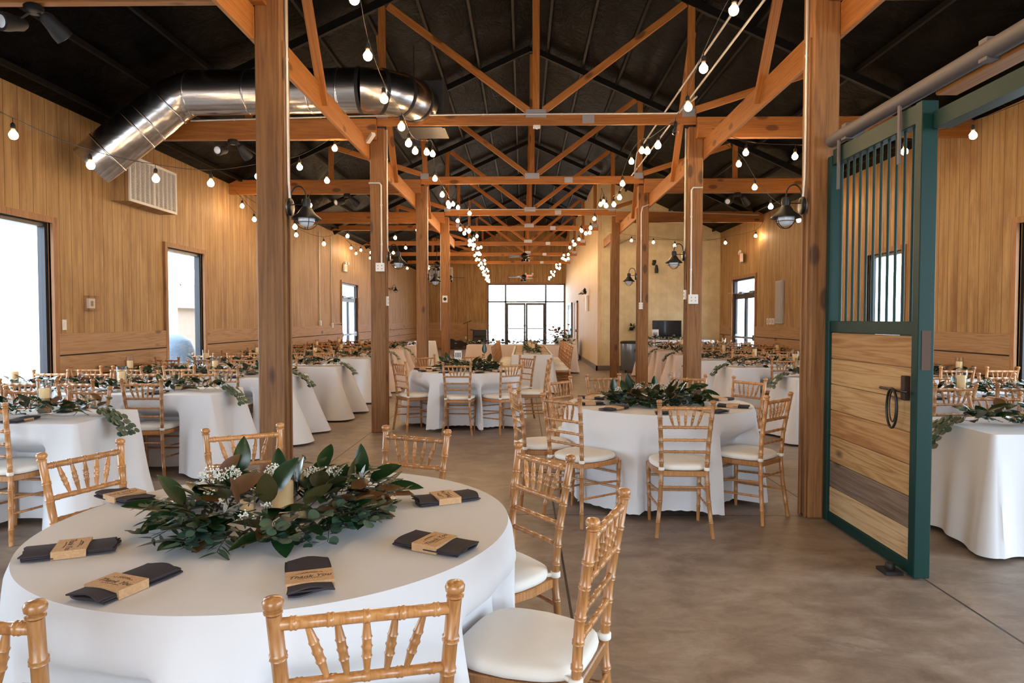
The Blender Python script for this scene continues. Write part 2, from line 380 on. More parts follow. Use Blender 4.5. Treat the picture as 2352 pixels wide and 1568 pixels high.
# windows and glazed doors
wi=0
for i,(x,y0,y1,z0,z1) in enumerate(WIN):
    s=1 if x<0 else -1; door=z0==0; wi+=1
    xo=x-s*.12
    fr=MB(); t=.05
    # dark aluminium frame set back in the wall
    a,b=sorted((x-s*.115,x-s*.03))
    fr.box((a,y0,z0),(b,y0+t,z1)); fr.box((a,y1-t,z0),(b,y1,z1)); fr.box((a,y0+t,z1-t),(b,y1-t,z1))
    if not door: fr.box((a,y0+t,z0),(b,y1-t,z0+t))
    o=struct(('door_%d' if door else 'window_%d')%wi,fr,STEEL)
    xg=x-s*.07
    g=MB(); g.box((xg-.003,y0+t,z0+(t if not door else 2.13)),(xg+.003,y1-t,z1-t)); g.build('pane',GLASS,o)
    c=MB(); a,b=sorted((x-s*.02,x+s*.035)); w_=.07
    c.box((a,y0-w_,z0),(b,y0,z1+w_)); c.box((a,y1,z0),(b,y1+w_,z1+w_)); c.box((a,y0,z1),(b,y1,z1+w_))
    c.build('casing',TRIMW,o)
    if door:
        ym=(y0+y1)/2
        for (p,q) in ((y0+t,ym-.005),(ym+.005,y1-t)):
            lf=MB(); a,b=sorted((x-s*.09,x-s*.045))
            lf.box((a,p,0.01),(b,p+.07,2.1)); lf.box((a,q-.07,.01),(b,q,2.1)); lf.box((a,p+.07,2.0),(b,q-.07,2.1)); lf.box((a,p+.07,.01),(b,q-.07,.2))
            d=lf.build('door_leaf',STEEL,o)
            g=MB(); g.box((xg-.003,p+.07,.2),(xg+.003,q-.07,2.0)); g.build('pane',GLASS,d)
            h=MB(); u,v=sorted((x-s*.045,x+s*.0)); h.box((u,p+.05,.98),(v,q-.05,1.03)); h.box((u,p+.1 if p<ym-.1 else q-.2,.94),(v,(p+.1 if p<ym-.1 else q-.2)+.08,1.08)); h.build('push_bar',ALU,d)
            cl=MB(); u,v=sorted((x-s*.04,x+s*.03)); cl.box((u,p+.06,2.11),(v,p+.34,2.17)); cl.bar((x+s*.03,p+.2,2.15),(x+s*.26,p+.45,2.15),.02,.012); cl.build('door_closer',ALU,d)
        tb=MB(); a,b=sorted((x-s*.1,x-s*.04)); tb.box((a,y0+t,2.1),(b,y1-t,2.15)); tb.build('transom_bar',STEEL,o)
# glazed entrance in the back wall
fr=MB(); X0,X1=-1.8,2.1
for xx in (X0,X1-.06): fr.box((xx,YE+.02,0),(xx+.06,YE+.1,3.27))
fr.box((X0,YE+.02,3.2),(X1,YE+.1,3.27)); fr.box((X0,YE+.02,2.33),(X1,YE+.1,2.40))
for xx in (-.93,1.1): fr.box((xx,YE+.02,0),(xx+.08,YE+.1,3.2))
fr.box((X0,YE+.02,0),(-.93,YE+.1,.12)); fr.box((1.18,YE+.02,0),(X1,YE+.1,.12))
o=struct('door_9',fr,STEEL)
for a,b,z0,z1 in ((X0+.06,-.93,.12,2.33),(1.18,X1-.06,.12,2.33),(X0+.06,-.93,2.4,3.2),(-.85,1.1,2.4,3.2),(1.18,X1-.06,2.4,3.2)):
    g=MB(); g.box((a,YE+.055,z0),(b,YE+.062,z1)); g.build('pane',GLASS,o)
for a,b in ((-.85,.12),(.13,1.1)):
    lf=MB(); lf.box((a,YE+.03,.01),(a+.09,YE+.08,2.3)); lf.box((b-.09,YE+.03,.01),(b,YE+.08,2.3)); lf.box((a+.09,YE+.03,2.2),(b-.09,YE+.08,2.3)); lf.box((a+.09,YE+.03,.01),(b-.09,YE+.08,.22))
    d=lf.build('door_leaf',STEEL,o); g=MB(); g.box((a+.09,YE+.055,.22),(b-.09,YE+.062,2.2)); g.build('pane',GLASS,d)
    h=MB(); h.box((a+.05,YE-.02,.98),(b-.05,YE+.03,1.03)); h.build('push_bar',ALU,d)
    cl=MB(); cl.box((a+.1,YE-.03,2.31),(a+.5,YE+.02,2.37)); cl.build('door_closer',ALU,d)
c=MB(); c.box((X0-.08,YE-.04,0),(X0,YE+.02,3.35)); c.box((X1,YE-.04,0),(X1+.02,YE+.02,3.35)); c.box((X0,YE-.04,3.27),(X1,YE+.02,3.35)); c.build('casing',TRIMW,o)
# doors in the partition wall
for i,(y0,y1,glz) in enumerate(((29.6,31.6,1),(26.6,27.6,0))):
    fr=MB(); fr.box((2.07,y0-.08,0),(2.13,y0,2.2)); fr.box((2.07,y1,0),(2.13,y1+.08,2.2)); fr.box((2.07,y0-.08,2.12),(2.13,y1+.08,2.2))
    o=struct('door_%d'%(10+i),fr,STEEL if glz else TRIMW)
    lf=MB(); lf.box((2.09,y0,.01),(2.129,y1,2.12)); d=lf.build('door_leaf',plain('door_paint_%d'%i,(.10,.085,.07) if glz else (.5,.38,.24),.5),o)
    h=MB(); h.box((2.04,y0+.12,.98),(2.09,y0+.16,1.08)); h.build('door_handle',BLACK,d)
    if glz:
        g=MB(); g.box((2.084,y0+.25,1.0),(2.09,y1-.25,1.9)); g.build('pane',plain('lit_pane',(.6,.66,.7),.1),d)
# ---------------- timber frame
TR=[5.0,8.74,12.48,16.22,18.97,22.76,26.49,30.2]; PW=.19
ORD=['nearest','second','third','fourth','fifth','sixth','seventh','farthest']
PL,PR=-1.96,2.28     # outer faces of the two rows of posts
for i,y in enumerate(TR[:4]):
    for s,(xa) in (('left',PL),('right',PR-PW)):
        mb=MB(); mb.box((0,0,0),(PW,PW,3.9 if i else 4.9)); 
        o=mb.build('timber_post',POST,None,(xa,y,0)); bev(o,.01)
        tag(o,'%s square brown timber post of the %s row beside the aisle'%(ORD[i],s),'post','timber posts along the aisle')
        # bead strips on the aisle face: a part
        st=MB(); xs=PW if s=='left' else -.012
        st.box((xs,.035,0),(xs+.012,.06,3.5)); st.box((xs,.13,0),(xs+.012,.155,3.5)); st.build('face_strip',POST,o)
for s,x0 in (('left',PL-.04),('right',PR)):
    for j,(ya,yb,d) in enumerate(((-4.2,5.0,'leading toward the viewer from the nearest'),(5.0,8.74,'between the nearest and second'),(8.74,12.48,'between the second and third'),(12.48,16.22,'between the third and fourth'),(16.22,19.5,'beyond the fourth'))):
        t=thing('header_beam','orange timber header beam %s post%s of the %s row'%(d,'s' if 'between' in d else '',s),'beam',(x0+.02,ya,3.5),0,'header beams along the post rows')
        timber('plank',(x0+.02,ya,3.62),(x0+.02,yb-.004,3.62),.04,.24,BEAM,t)
        if 0<j<4 or j==0:
            yy=yb if j==0 else yb
            yb2=(5.0 if j==0 else ya)+1.7
            if j>0:
                xi=x0+.055 if s=='left' else x0-.015
                timber('diagonal_brace',(xi,yb2,3.55),(xi,yb2-1.15,5.30),.038,.09,BEAM,t,up=(1,0,0))
CW=.04
for i,y in enumerate(TR):
    z0=3.917
    t=thing('roof_truss','%s orange timber roof truss, counted from the front, with webs meeting at centre'%ORD[i],'roof truss',(.16,y-.02,z0),0,'roof trusses across the hall')
    yc=y-.022
    xr=2.18 if i<4 else 2.07; xl=-1.86
    timber('bottom_chord',(xl,yc,z0+.07),(xr,yc,z0+.07),.14,CW,BEAM,t,up=(0,1,0))
    timber('king_post',(.16,yc,4.06),(.16,yc,roof(.16)-.2),.09,CW,BEAM,t,up=(0,1,0))
    for s,xv in ((-1,-1.79),(1,2.11)):
        if i>=4 and s>0: xv=1.98
        timber('vertical_web',(xv,yc,4.06 if i<4 or s<0 else 4.06),(xv,yc,5.42),.09,CW,BEAM,t,up=(0,1,0))
        timber('diagonal_web',(xv-s*.08,yc+.001,5.42),(.16+s*.10,yc+.001,4.1),.09,CW,BEAM,t,up=(0,1,0))
        if i<4 or s<0:
            timber('outer_web',(xv+s*.06,yc+.001,4.1),(XC+s*3.6,yc+.001,roof(XC+s*3.6)-.2),.09,CW,BEAM,t,up=(0,1,0))
    tc=MB()
    for s in (-1,1):
        if s>0 and i>=4: xe=2.1
        else: xe=XC+s*5.4
        tc.bar((xe,yc,roof(xe)-.11),(XC,yc,roof(XC)-.11),.10,.06,(0,1,0))
    tc.build('top_chord',RIB,t,(-.16,-(y-.02),-z0))
    for gx,gw,gz in ((.16,.26,4.06),(-1.79,.15,4.06),(xr-.1,.16,4.06),(.82,.15,3.985)):
        gp=MB(); gp.box((-gw/2,-.032,-.05),(gw/2,-.023,.05)); gp.build('nail_plate',PLATE,t,(gx-.16,0,gz-z0))
    # tie beams out over the side aisles
    for s,xa,xb in (('left',XL,-1.861),('right',2.181,XR)):
        if i>=4 and s=='right': continue
        if i>=4: z1,h=3.93,.14
        else: z1,h=3.74,.26
        t2=thing('tie_beam','%s orange tie beam crossing the %s side aisle from post to wall'%(ORD[i],s),'beam',((xa+xb)/2,y-.04,z1),0,'tie beams over the %s aisle'%s)
        timber('plank',(xa,y-.042,z1+h/2),(xb,y-.042,z1+h/2),h,.08,BEAM,t2,up=(0,1,0))
        xm=-3.5 if s=='left' else 3.82
        if i!=0: timber('strut',(xm,y-.02,z1+h),(xm,y-.02,roof(xm)-.05),.09,.04,BEAM,t2,up=(0,1,0))
# ---------------- outside
m=MB(); m.box((-40,-30,-.25),(40,70,-.14)); struct('ground_outside',m,ASPH)
t=thing('porch','white boarded porch wall and posts outside the left windows','porch',(-8.2,7,-.14))
m=MB(); m.box((-1.1,4.4,0),(.02,4.5,3.6)); m.build('wall_panel',BRIGHT,t)
m=MB(); m.box((-.6,9.6,0),(-.4,9.85,3.4)); m.box((-.5,13.0,0),(-.3,13.3,3.4)); 
for k in range(9):
    a0=PI*k/9;a1=PI*(k+1)/9; m.bar((-.5,11.4+1.6*math.cos(a0),2.2+.9*math.sin(a0)),(-.5,11.4+1.6*math.cos(a1),2.2+.9*math.sin(a1)),.2,.25,(1,0,0))
m.build('arch',BRIGHT,t)
t=thing('stone_shed','small brown stone building seen through the narrow left window','building',(-13.4,24.5,-.14))
m=MB(); m.box((-1.5,-1.5,0),(1.5,1.5,2.0)); m.build('wall',STONE,t)
m=MB(); n=len(m.v); m.v+=[(-1.7,-1.7,2.0),(1.7,-1.7,2.0),(1.7,1.7,2.0),(-1.7,1.7,2.0),(-1.7,0,3.1),(1.7,0,3.1)]
for q in ((0,1,5,4),(2,3,4,5),(0,4,3),(1,2,5),(3,2,1,0)): m.face([n+i for i in q])
m.build('roof',plain('shed_roof',(.3,.27,.26),.8),t)
t=thing('utility_cart','blue grey cart with rounded top outside the narrow left window','cart',(-7.35,14.2,-.14))
m=MB(); m.lathe([(.35,.35),(.42,.45),(.42,.95),(.36,1.15),(.2,1.28),(.02,1.32)],20); m.build('tank',CARB,t)
m=MB(); m.box((-.5,-.6,.25),(.5,.6,.35)); 
for a in(-.4,.4):
    for b in (-.5,.5): m.sweep([(a-.04,b,.14),(a+.04,b,.14)],.14,12)
m.build('chassis',GREY,t)
t=thing('picket_fence','pale rail fence outside the glazed entrance doors','fence',(.2,40,-.14))
m=MB()
for k in range(9): m.box((-5+k*1.25,-.04,0),(-4.92+k*1.25,.04,1.3))
for z in (.4,.8,1.2): m.box((-5,-.02,z),(5.1,.02,z+.1))
m.build('rails',plain('fence_pale',(.6,.62,.6),.7),t)
# ================================================================ CHAIRS
def chair_meshes():
    """bamboo-turned chair, origin on the floor under the seat centre, facing +Y"""
    P={}
    def rear(sx):
        m=MB(); pts=[(sx*.186,-.235,0),(sx*.160,-.205,.25),(sx*.150,-.192,.43),(sx*.156,-.205,.62),(sx*.175,-.247,.895)]
        m.bamboo(pts,.0145,(.12,.27,.40,.56,.64,.72,.82,.9),10,.0155)
        M=Matrix.Translation((sx*.176,-.2485,.893)); m.lathe([(.012,0),(.0185,.004),(.0185,.008),(.012,.011),(.0195,.016),(.021,.026),(.0165,.034),(.004,.037)],12,M)
        return m
    P['post_l']=rear(-1); P['post_r']=rear(1)
    for s,nm in ((-1,'leg_l'),(1,'leg_r')):
        m=MB(); m.bamboo([(s*.175,.185,0),(s*.185,.19,.425)],.012,(.25,.45,.62,.85),10,.0165); P[nm]=m
    def rail(z,r,n=5):
        t=(z-.43)/(.895-.43); x=.150+(.175-.150)*t**1.5; y=-.192-.055*t**1.4
        m=MB(); m.bamboo([(-x,y,z),(x,y,z)],r,[(k+.5)/n*1.0 for k in range(n)],9); return m,x,y
    P['top_rail'],xt,yt=rail(.872,.0125)
    P['rail_a'],xl,yl=rail(.742,.0105); P['rail_b'],_,_=rail(.655,.0095); P['rail_c'],_,_=rail(.575,.0095)
    for k in range(5):
        u=(k-2)/2; m=MB(); a=Vector((u*xt*.66,yt,.868)); b=Vector((u*xl*.47,yl,.745))
        S=[(0,.0065),(.06,.0065),(.3,.0095),(.33,.0115),(.36,.0095),(.46,.0095),(.5,.012),(.54,.0095),(.64,.0095),(.67,.0115),(.7,.009),(.94,.006),(1,.006)]
        m.sweep([a.lerp(b,t) for t,_ in S],[r for _,r in S],8); P['spindle_%d'%k]=m
    m=MB(); o=[(-.148,-.2),(.148,-.2),(.19,-.05),(.2,.15),(.17,.205),(-.17,.205),(-.2,.15),(-.19,-.05)]
    def ring(f,z): return [(x*f,y*f,z) for x,y in o]
    n=0; m.v+=ring(.97,.405)+ring(1,.41)+ring(1,.438)+ring(.98,.442)
    for r in range(3):
        for k in range(8): m.face([r*8+k,r*8+(k+1)%8,(r+1)*8+(k+1)%8,(r+1)*8+k])
    m.face(list(range(8))[::-1]); m.face([24+k for k in range(8)]); P['seat_frame']=m
    # cushion
    m=MB(); N=36
    def outl(f):
        q=[]
        for k in range(N):
            a=2*PI*k/N; c,s=math.cos(a),math.sin(a); e=.55
            x=math.copysign(abs(c)**e,c)*.195; y=math.copysign(abs(s)**e,s)*.198
            x*=1-.16*max(0,-y/.2)
            q.append((x*f,y*f+.004))
        return q
    for f,z in ((.93,.443),(1.0,.449),(1.02,.462),(1.0,.478),(.93,.487),(.6,.491),(.2,.492)):
        m.v+=[(x,y,z) for x,y in outl(f)]
    for r in range(6):
        for k in range(N): m.face([r*N+k,r*N+(k+1)%N,(r+1)*N+(k+1)%N,(r+1)*N+k],True)
    m.face(list(range(N))[::-1]); m.face([6*N+k for k in range(N)],True); P['cushion']=m
    for s in (-1,1):
        m=MB(); m.lathe([(.018,0),(.0205,.002),(.0205,.02),(.018,.022)],10,Matrix.Translation((s*.151,-.194,.448)))
        m.sweep([(s*.148,-.176,.459),(s*.14,-.16,.459)],.008,6); P['tie_%d'%s]=m
    for k,(p,q) in enumerate((((-.165,-.21,.20),(-.179,.187,.18)),((-.158,-.20,.30),(-.182,.188,.27)),((.165,-.21,.20),(.179,.187,.18)),((.158,-.20,.30),(.182,.188,.27)),
                              ((-.18,.188,.33),(.18,.188,.33)),((-.178,.187,.22),(.178,.187,.22)),((-.155,-.2,.335),(.155,-.2,.335)))):
        m=MB(); m.bamboo([p,q],.0078,(.2,.4,.6,.8),8); P['stretch_%d'%k]=m
    return P
CP=chair_meshes()
PN=[('rear_leg','post_l'),('rear_leg','post_r'),('leg','leg_l'),('leg','leg_r'),('top_rail','top_rail'),('back_rail','rail_a'),('back_rail','rail_b'),('back_rail','rail_c'),
    ('seat_frame','seat_frame'),('cushion','cushion')]+[('spindle','spindle_%d'%k) for k in range(5)]+[('stretcher','stretch_%d'%k) for k in range(7)]
CH=thing('chiavari_chair','x','chair')
cush=None
for nm,k in PN:
    o=CP[k].build(nm,CUSH if nm=='cushion' else CHAIR,CH)
    if nm=='cushion': cush=o
for s in (-1,1): CP['tie_%d'%s].build('tie_strap',CUSH,cush)
# distant version: one mesh, same shapes
far=MB()
for nm,k in PN+[('tie','tie_-1'),('tie','tie_1')]:
    q=CP[k]; n=len(far.v); far.v+=q.v; mi=1 if nm in('cushion','tie') else 0
    for f,sm in zip(q.f,q.sm): far.f.append([n+i for i in f]); far.m.append(mi); far.sm.append(sm)
FARC=far.mesh('chiavari_chair',[CHAIR,CUSH])
used=[False]; ALLCH=[]
def chair(mx,my,face,label,group,detail=True):
    """mx,my: middle of the back's top; face: heading in degrees the sitter looks toward"""
    a=R(face); d=(math.cos(a),math.sin(a)); loc=(mx+.245*d[0],my+.245*d[1],0); rz=a-PI/2
    if detail:
        if not used[0]: o=CH; used[0]=True; o.location=loc; o.rotation_euler=(0,0,rz); tag(o,label,None,group)
        else: o=dup(CH,loc,rz,label,group)
    else:
        o=bpy.data.objects.new('chiavari_chair',FARC); COL.objects.link(o); o.location=loc; o.rotation_euler=(0,0,rz); tag(o,label,'chair',group)
    ALLCH.append((loc[0],loc[1],d)); return o
def head(x,y,cx,cy): return math.degrees(math.atan2(cy-y,cx-x))

# ================================================================ TABLES
def push(v,near):
    x,y,z=v
    if z>.66: return v
    w=sm01((.66-z)/.16)
    for cx,cy,d in near:
        rx,ry=x-cx,y-cy; u=rx*d[1]-ry*d[0]; f=rx*d[0]+ry*d[1]
        if abs(u)<.27 and -.25<f<.225:
            k=w*sm01((.27-abs(u))/.07)
            x+=d[0]*(.225-f)*k; y+=d[1]*(.225-f)*k
    return (x,y,z)
def cloth_round(cx,cy,Rt,hem=.02,seed=1,near=(),mat=None,flare=.10):
    rnd=random.Random(seed); N=200; m=MB(); zt=.762
    ph=[rnd.uniform(0,6.28) for _ in range(6)]; fr=[rnd.randint(5,7),rnd.randint(9,12),rnd.randint(15,19)]
    rows=[(0,0)]+[(r,0) for r in (.25,.5,.8,.93,.985)]
    m.v.append((0,0,zt))
    for r,_ in rows[1:]:
        for k in range(N): a=2*PI*k/N; m.v.append((Rt*r*math.cos(a),Rt*r*math.sin(a),zt+.0015*math.sin(3*a+ph[0])*r))
    T=22
    for t in range(1,T+1):
        u=t/T
        for k in range(N):
            a=2*PI*k/N
            w=math.sin(fr[0]*a+ph[1])*.45+math.sin(fr[1]*a+ph[2])*.4+math.sin(fr[2]*a+ph[3]+math.sin(2*a)*2)*.3
            w2=math.copysign(abs(w)**.8,w)
            r=Rt+.006*min(u*9,1)+flare*u*(.75+.25*math.sin(2*a+ph[4]))+.055*w2*sm01(u*1.6)
            z=zt-.006-(zt-hem-.006)*u**.97
            if u>.9: z+=.028*(.5+.5*math.sin(4*a+ph[5]))*(u-.9)*10
            if u>.995: z+=.004*math.sin(60*a)
            m.v.append(push((r*math.cos(a),r*math.sin(a),z),near))
    for k in range(N): m.face([0,1+k,1+(k+1)%N],True)
    for r in range(5-1+T):
        for k in range(N):
            a=1+r*N+k; b=1+r*N+(k+1)%N; m.face([a,a+N,b+N,b],True)
    o=m.build('tablecloth',mat or CLOTH,None,(cx,cy,0)); return o
def cloth_rect(x0,x1,y0,y1,hem=.02,seed=1,near=(),mat=None,flare=.10,corner=.14):
    rnd=random.Random(seed); m=MB(); zt=.762; cx,cy=(x0+x1)/2,(y0+y1)/2; hx,hy=(x1-x0)/2,(y1-y0)/2
    # perimeter samples: (x,y,nx,ny,cornerness)
    S=[]; st=.028; rc=.03
    def side(ax,ay,bx,by,nx,ny):
        L=math.hypot(bx-ax,by-ay); n=int(L/st)
        for k in range(n+1):
            t=k/n; S.append((ax+(bx-ax)*t,ay+(by-ay)*t,nx,ny,0))
    def corn(px,py,a0):
        for k in range(1,9):
            a=R(a0+90*k/9); S.append((px+rc*math.cos(a),py+rc*math.sin(a),math.cos(a),math.sin(a),math.sin(PI*k/9)))
    side(-hx+rc,-hy,hx-rc,-hy,0,-1); corn(hx-rc,-hy+rc,-90); side(hx,-hy+rc,hx,hy-rc,1,0); corn(hx-rc,hy-rc,0)
    side(hx-rc,hy,-hx+rc,hy,0,1); corn(-hx+rc,hy-rc,90); side(-hx,hy-rc,-hx,-hy+rc,-1,0); corn(-hx+rc,-hy+rc,180)
    N=len(S); ph=[rnd.uniform(0,6.28) for _ in range(6)]
    arc=[0]
    for a,b in zip(S,S[1:]): arc.append(arc[-1]+math.hypot(b[0]-a[0],b[1]-a[1])+.004)
    m.v.append((0,0,zt))
    for r in (.4,.8,.97):
        for x,y,_,_,_ in S: m.v.append((x*r,y*r,zt))
    T=18
    for t in range(0,T+1):
        u=t/T
        for (x,y,nx,ny,c),s in zip(S,arc):
            dc=min(math.hypot(abs(x)-hx,abs(y)-hy),.6); cc=sm01(1-dc/.28)
            w=math.sin(s*9+ph[0]+math.sin(s*2.1+ph[1])*1.5)*.5+math.sin(s*21+ph[2])*.3+math.sin(s*5+ph[3])*.35
            off=flare*.35*u+.035*w*sm01(u*1.3)+(corner*cc*u**1.15)+c*.02*u
            if x0<-4.5 and nx<-.3 or x1>5 and nx>.3: off=min(off,.03)
            z=zt-.004-(zt-hem-.004)*u
            if t==0: off=0; z=zt-.002
            z+=.02*(1+math.sin(s*6+ph[4]))*max(0,u-.85)*3*(1-cc)
            m.v.append(push((x+nx*off,y+ny*off,z),near))
    for k in range(N): m.face([0,1+k,1+(k+1)%N],True)
    for r in range(2+1+T):
        for k in range(N):
            a=1+r*N+k; b=1+r*N+(k+1)%N; m.face([a,a+N,b+N,b],True)
    o=m.build('tablecloth',mat or CLOTH,None,(cx,cy,0)); return o
TOPM=plain('folding_table_top',(.5,.47,.42),.5)
def table_round(cx,cy,Rt,label):
    t=thing('round_table',label,'table',(cx,cy,0))
    m=MB(); m.lathe([(Rt-.02,.735),(Rt-.012,.737),(Rt-.012,.756),(Rt-.02,.758)],48); m.build('tabletop',TOPM,t)
    for k in range(4):
        a=PI/4+k*PI/2; m=MB(); m.sweep([(.38*math.cos(a),.38*math.sin(a),.735),(.46*math.cos(a),.46*math.sin(a),0)],.014,8); m.build('leg',BLACK,t)
    return t
def table_rect(x0,x1,y0,y1,label):
    t=thing('banquet_table',label,'table',((x0+x1)/2,(y0+y1)/2,0)); hx,hy=(x1-x0)/2-.012,(y1-y0)/2-.012
    m=MB(); m.box((-hx,-hy,.73),(hx,hy,.756)); m.build('tabletop',TOPM,t)
    for sx in (-1,1):
        for sy in (-1,1): m=MB(); m.sweep([(sx*(hx-.25),sy*(hy-.12),.73),(sx*(hx-.25),sy*(hy-.12),0)],.014,8); m.build('leg',BLACK,t)
    return t

# ================================================================ GREENERY
def leaf(m,p,d,n,L,Wd,curl=.2,fold=.25,tip=1.0,seg=6):
    """one two-sided leaf blade from p along d with face normal n"""
    d=Vector(d).normalized(); n=Vector(n); n=(n-d*n.dot(d)); n=n.normalized() if n.length>1e-4 else d.orthogonal().normalized()
    s=d.cross(n); n0=len(m.v); p=Vector(p)
    for i in range(seg+1):
        t=i/seg; w=Wd*.5*(math.sin(PI*t**.8)**(.75) if 0<t<1 else 0); w=max(w,.0006)
        if tip<1: w=Wd*.5*math.sqrt(max(0,1-(2*t-1)**2))+.0006
        c=p+d*(L*t)-n*(curl*L*t*t)
        for k,e in ((-1,1),(0,0),(1,1)): m.v.append(tuple(c+s*(w*k)+n*(abs(k)*w*fold)))
    for i in range(seg):
        a=n0+i*3
        m.face([a,a+1,a+4,a+3],True); m.face([a+1,a+2,a+5,a+4],True)
def blob(m,p,r):
    n=len(m.v); x,y,z=p; m.v+=[(x+r,y,z),(x-r,y,z),(x,y+r,z),(x,y-r,z),(x,y,z+r),(x,y,z-r)]
    for q in ((0,2,4),(2,1,4),(1,3,4),(3,0,4),(2,0,5),(1,2,5),(3,1,5),(0,3,5)): m.face([n+i for i in q],True)
class Green:
    def __init__(s,seed): s.r=random.Random(seed); s.mag=MB(); s.mgb=MB(); s.euc=MB(); s.nar=MB(); s.tw=MB(); s.fl=MB(); s.du=MB()
    def dirn(s,out,up):
        r=s.r; a=math.atan2(out[1],out[0])+r.uniform(-1.1,1.1); e=r.uniform(*up)
        return Vector((math.cos(a)*math.cos(e),math.sin(a)*math.cos(e),math.sin(e)))
    def magnolia(s,p,d,L=None,n=None,back=None):
        r=s.r; L=L or r.uniform(.09,.14); n=n or Vector((r.uniform(-.4,.4),r.uniform(-.4,.4),1))
        back=r.random()<.16 if back is None else back
        leaf(s.mgb if back else s.mag,p,d,n,L,L*r.uniform(.46,.56),r.uniform(.0,.3),r.uniform(.1,.35),seg=8)
        s.tw.sweep([Vector(p)-Vector(d)*.03,Vector(p)+Vector(d)*.01],.0018,4)
    def sprig(s,p,d,n=8,L=.16,kind='euc'):
        r=s.r; p=Vector(p); d=Vector(d); P=[p]
        for i in range(n):
            d=(d+Vector((r.uniform(-.12,.12),r.uniform(-.12,.12),-.05))).normalized(); p=p+d*(L/n); P.append(p)
            for sg in (-1,1):
                sd=d.cross(Vector((0,0,1))); sd=(sd.normalized() if sd.length>.01 else Vector((1,0,0)))*sg
                q=(sd+d*.5+Vector((0,0,r.uniform(-.3,.5)))).normalized()
                nn=Vector((r.uniform(-.6,.6),r.uniform(-.6,.6),1))
                if kind=='euc': z=r.uniform(.026,.042); leaf(s.euc,p+q*.004,q,nn,z,z*.95,.1,.05,tip=.5,seg=6)
                else: leaf(s.nar,p,q,nn,r.uniform(.04,.06),r.uniform(.009,.016),.15,.1,seg=4)
        s.tw.sweep(P,.0014,4)
    def breath(s,p,rad=.045,n=60):
        r=s.r; p=Vector(p)
        for i in range(n):
            v=Vector((r.gauss(0,1),r.gauss(0,1),abs(r.gauss(0,1)))).normalized()*rad*r.uniform(.55,1)
            blob(s.fl,p+v,r.uniform(.0022,.0042))
            if i%4==0: s.tw.sweep([p-Vector((0,0,.02)),p+v],.0005,3)
    def dusty(s,p,d):
        r=s.r
        for i in range(7):
            q=(Vector(d)+Vector((r.uniform(-.8,.8),r.uniform(-.8,.8),r.uniform(-.1,.5)))).normalized(); leaf(s.du,p,q,(0,0,1),r.uniform(.03,.06),.016,.3,.3,seg=4)
    def place(s,label,cat,name,loc,group=None,rz=0):
        t=thing(name,label,cat,loc,rz,group)
        for mb,nm,mt in ((s.mag,'magnolia_leaves',MAG),(s.mgb,'upturned_magnolia_leaves',MAGB),(s.euc,'eucalyptus_leaves',EUC),(s.nar,'narrow_leaves',EUC2),(s.tw,'stems',TWIG),(s.fl,'small_white_flowers',FLOWER),(s.du,'silver_leaves',DUSTY)):
            if mb.v:
                o=mb.build(nm,mt,t)
        return t
def wreath(seed,a,b,rot=0,dens=1.0,upright=()):
    g=Green(seed); r=g.r
    for i in range(int(105*dens)):
        th=r.uniform(0,2*PI); k=r.uniform(.40,.92); z=r.uniform(.012,.15)*(1.2-k)
        p=Vector((a*k*math.cos(th),b*k*math.sin(th),z)); out=(p.x,p.y)
        g.magnolia(p,g.dirn(out,(-.15 if z>.04 else 0,.75)),r.uniform(.10,.155))
    for i in range(int(75*dens)):
        th=r.uniform(0,2*PI); k=r.uniform(.5,.9); p=Vector((a*k*math.cos(th),b*k*math.sin(th),r.uniform(.02,.085)))
        g.sprig(p,g.dirn((p.x,p.y),(-.05,.5)),r.randint(4,7),r.uniform(.08,.14),'euc' if r.random()<.55 else 'nar')
    for i in range(int(4*dens)):
        th=r.uniform(0,2*PI); k=r.uniform(.5,.9); g.breath((a*k*math.cos(th),b*k*math.sin(th),r.uniform(.07,.10)),r.uniform(.022,.035),26)
    for i in range(int(26*dens)):
        th=r.uniform(0,2*PI); k=r.uniform(.35,.75); p=Vector((a*k*math.cos(th),b*k*math.sin(th),r.uniform(.06,.12))); g.magnolia(p,g.dirn((p.x,p.y),(.3,1.25)),r.uniform(.09,.14))
    for i in range(int(22*dens)):
        th=i*2*PI/22+r.uniform(-.1,.1); P=[(a*.62*math.cos(th+q*.12),b*.62*math.sin(th+q*.12),.015+.02*math.sin(q*2)) for q in range(6)]; g.tw.sweep(P,.005,5)
    for p,d,L,bk,n in upright: g.magnolia(p,d,L,Vector(n),bk)
    return g
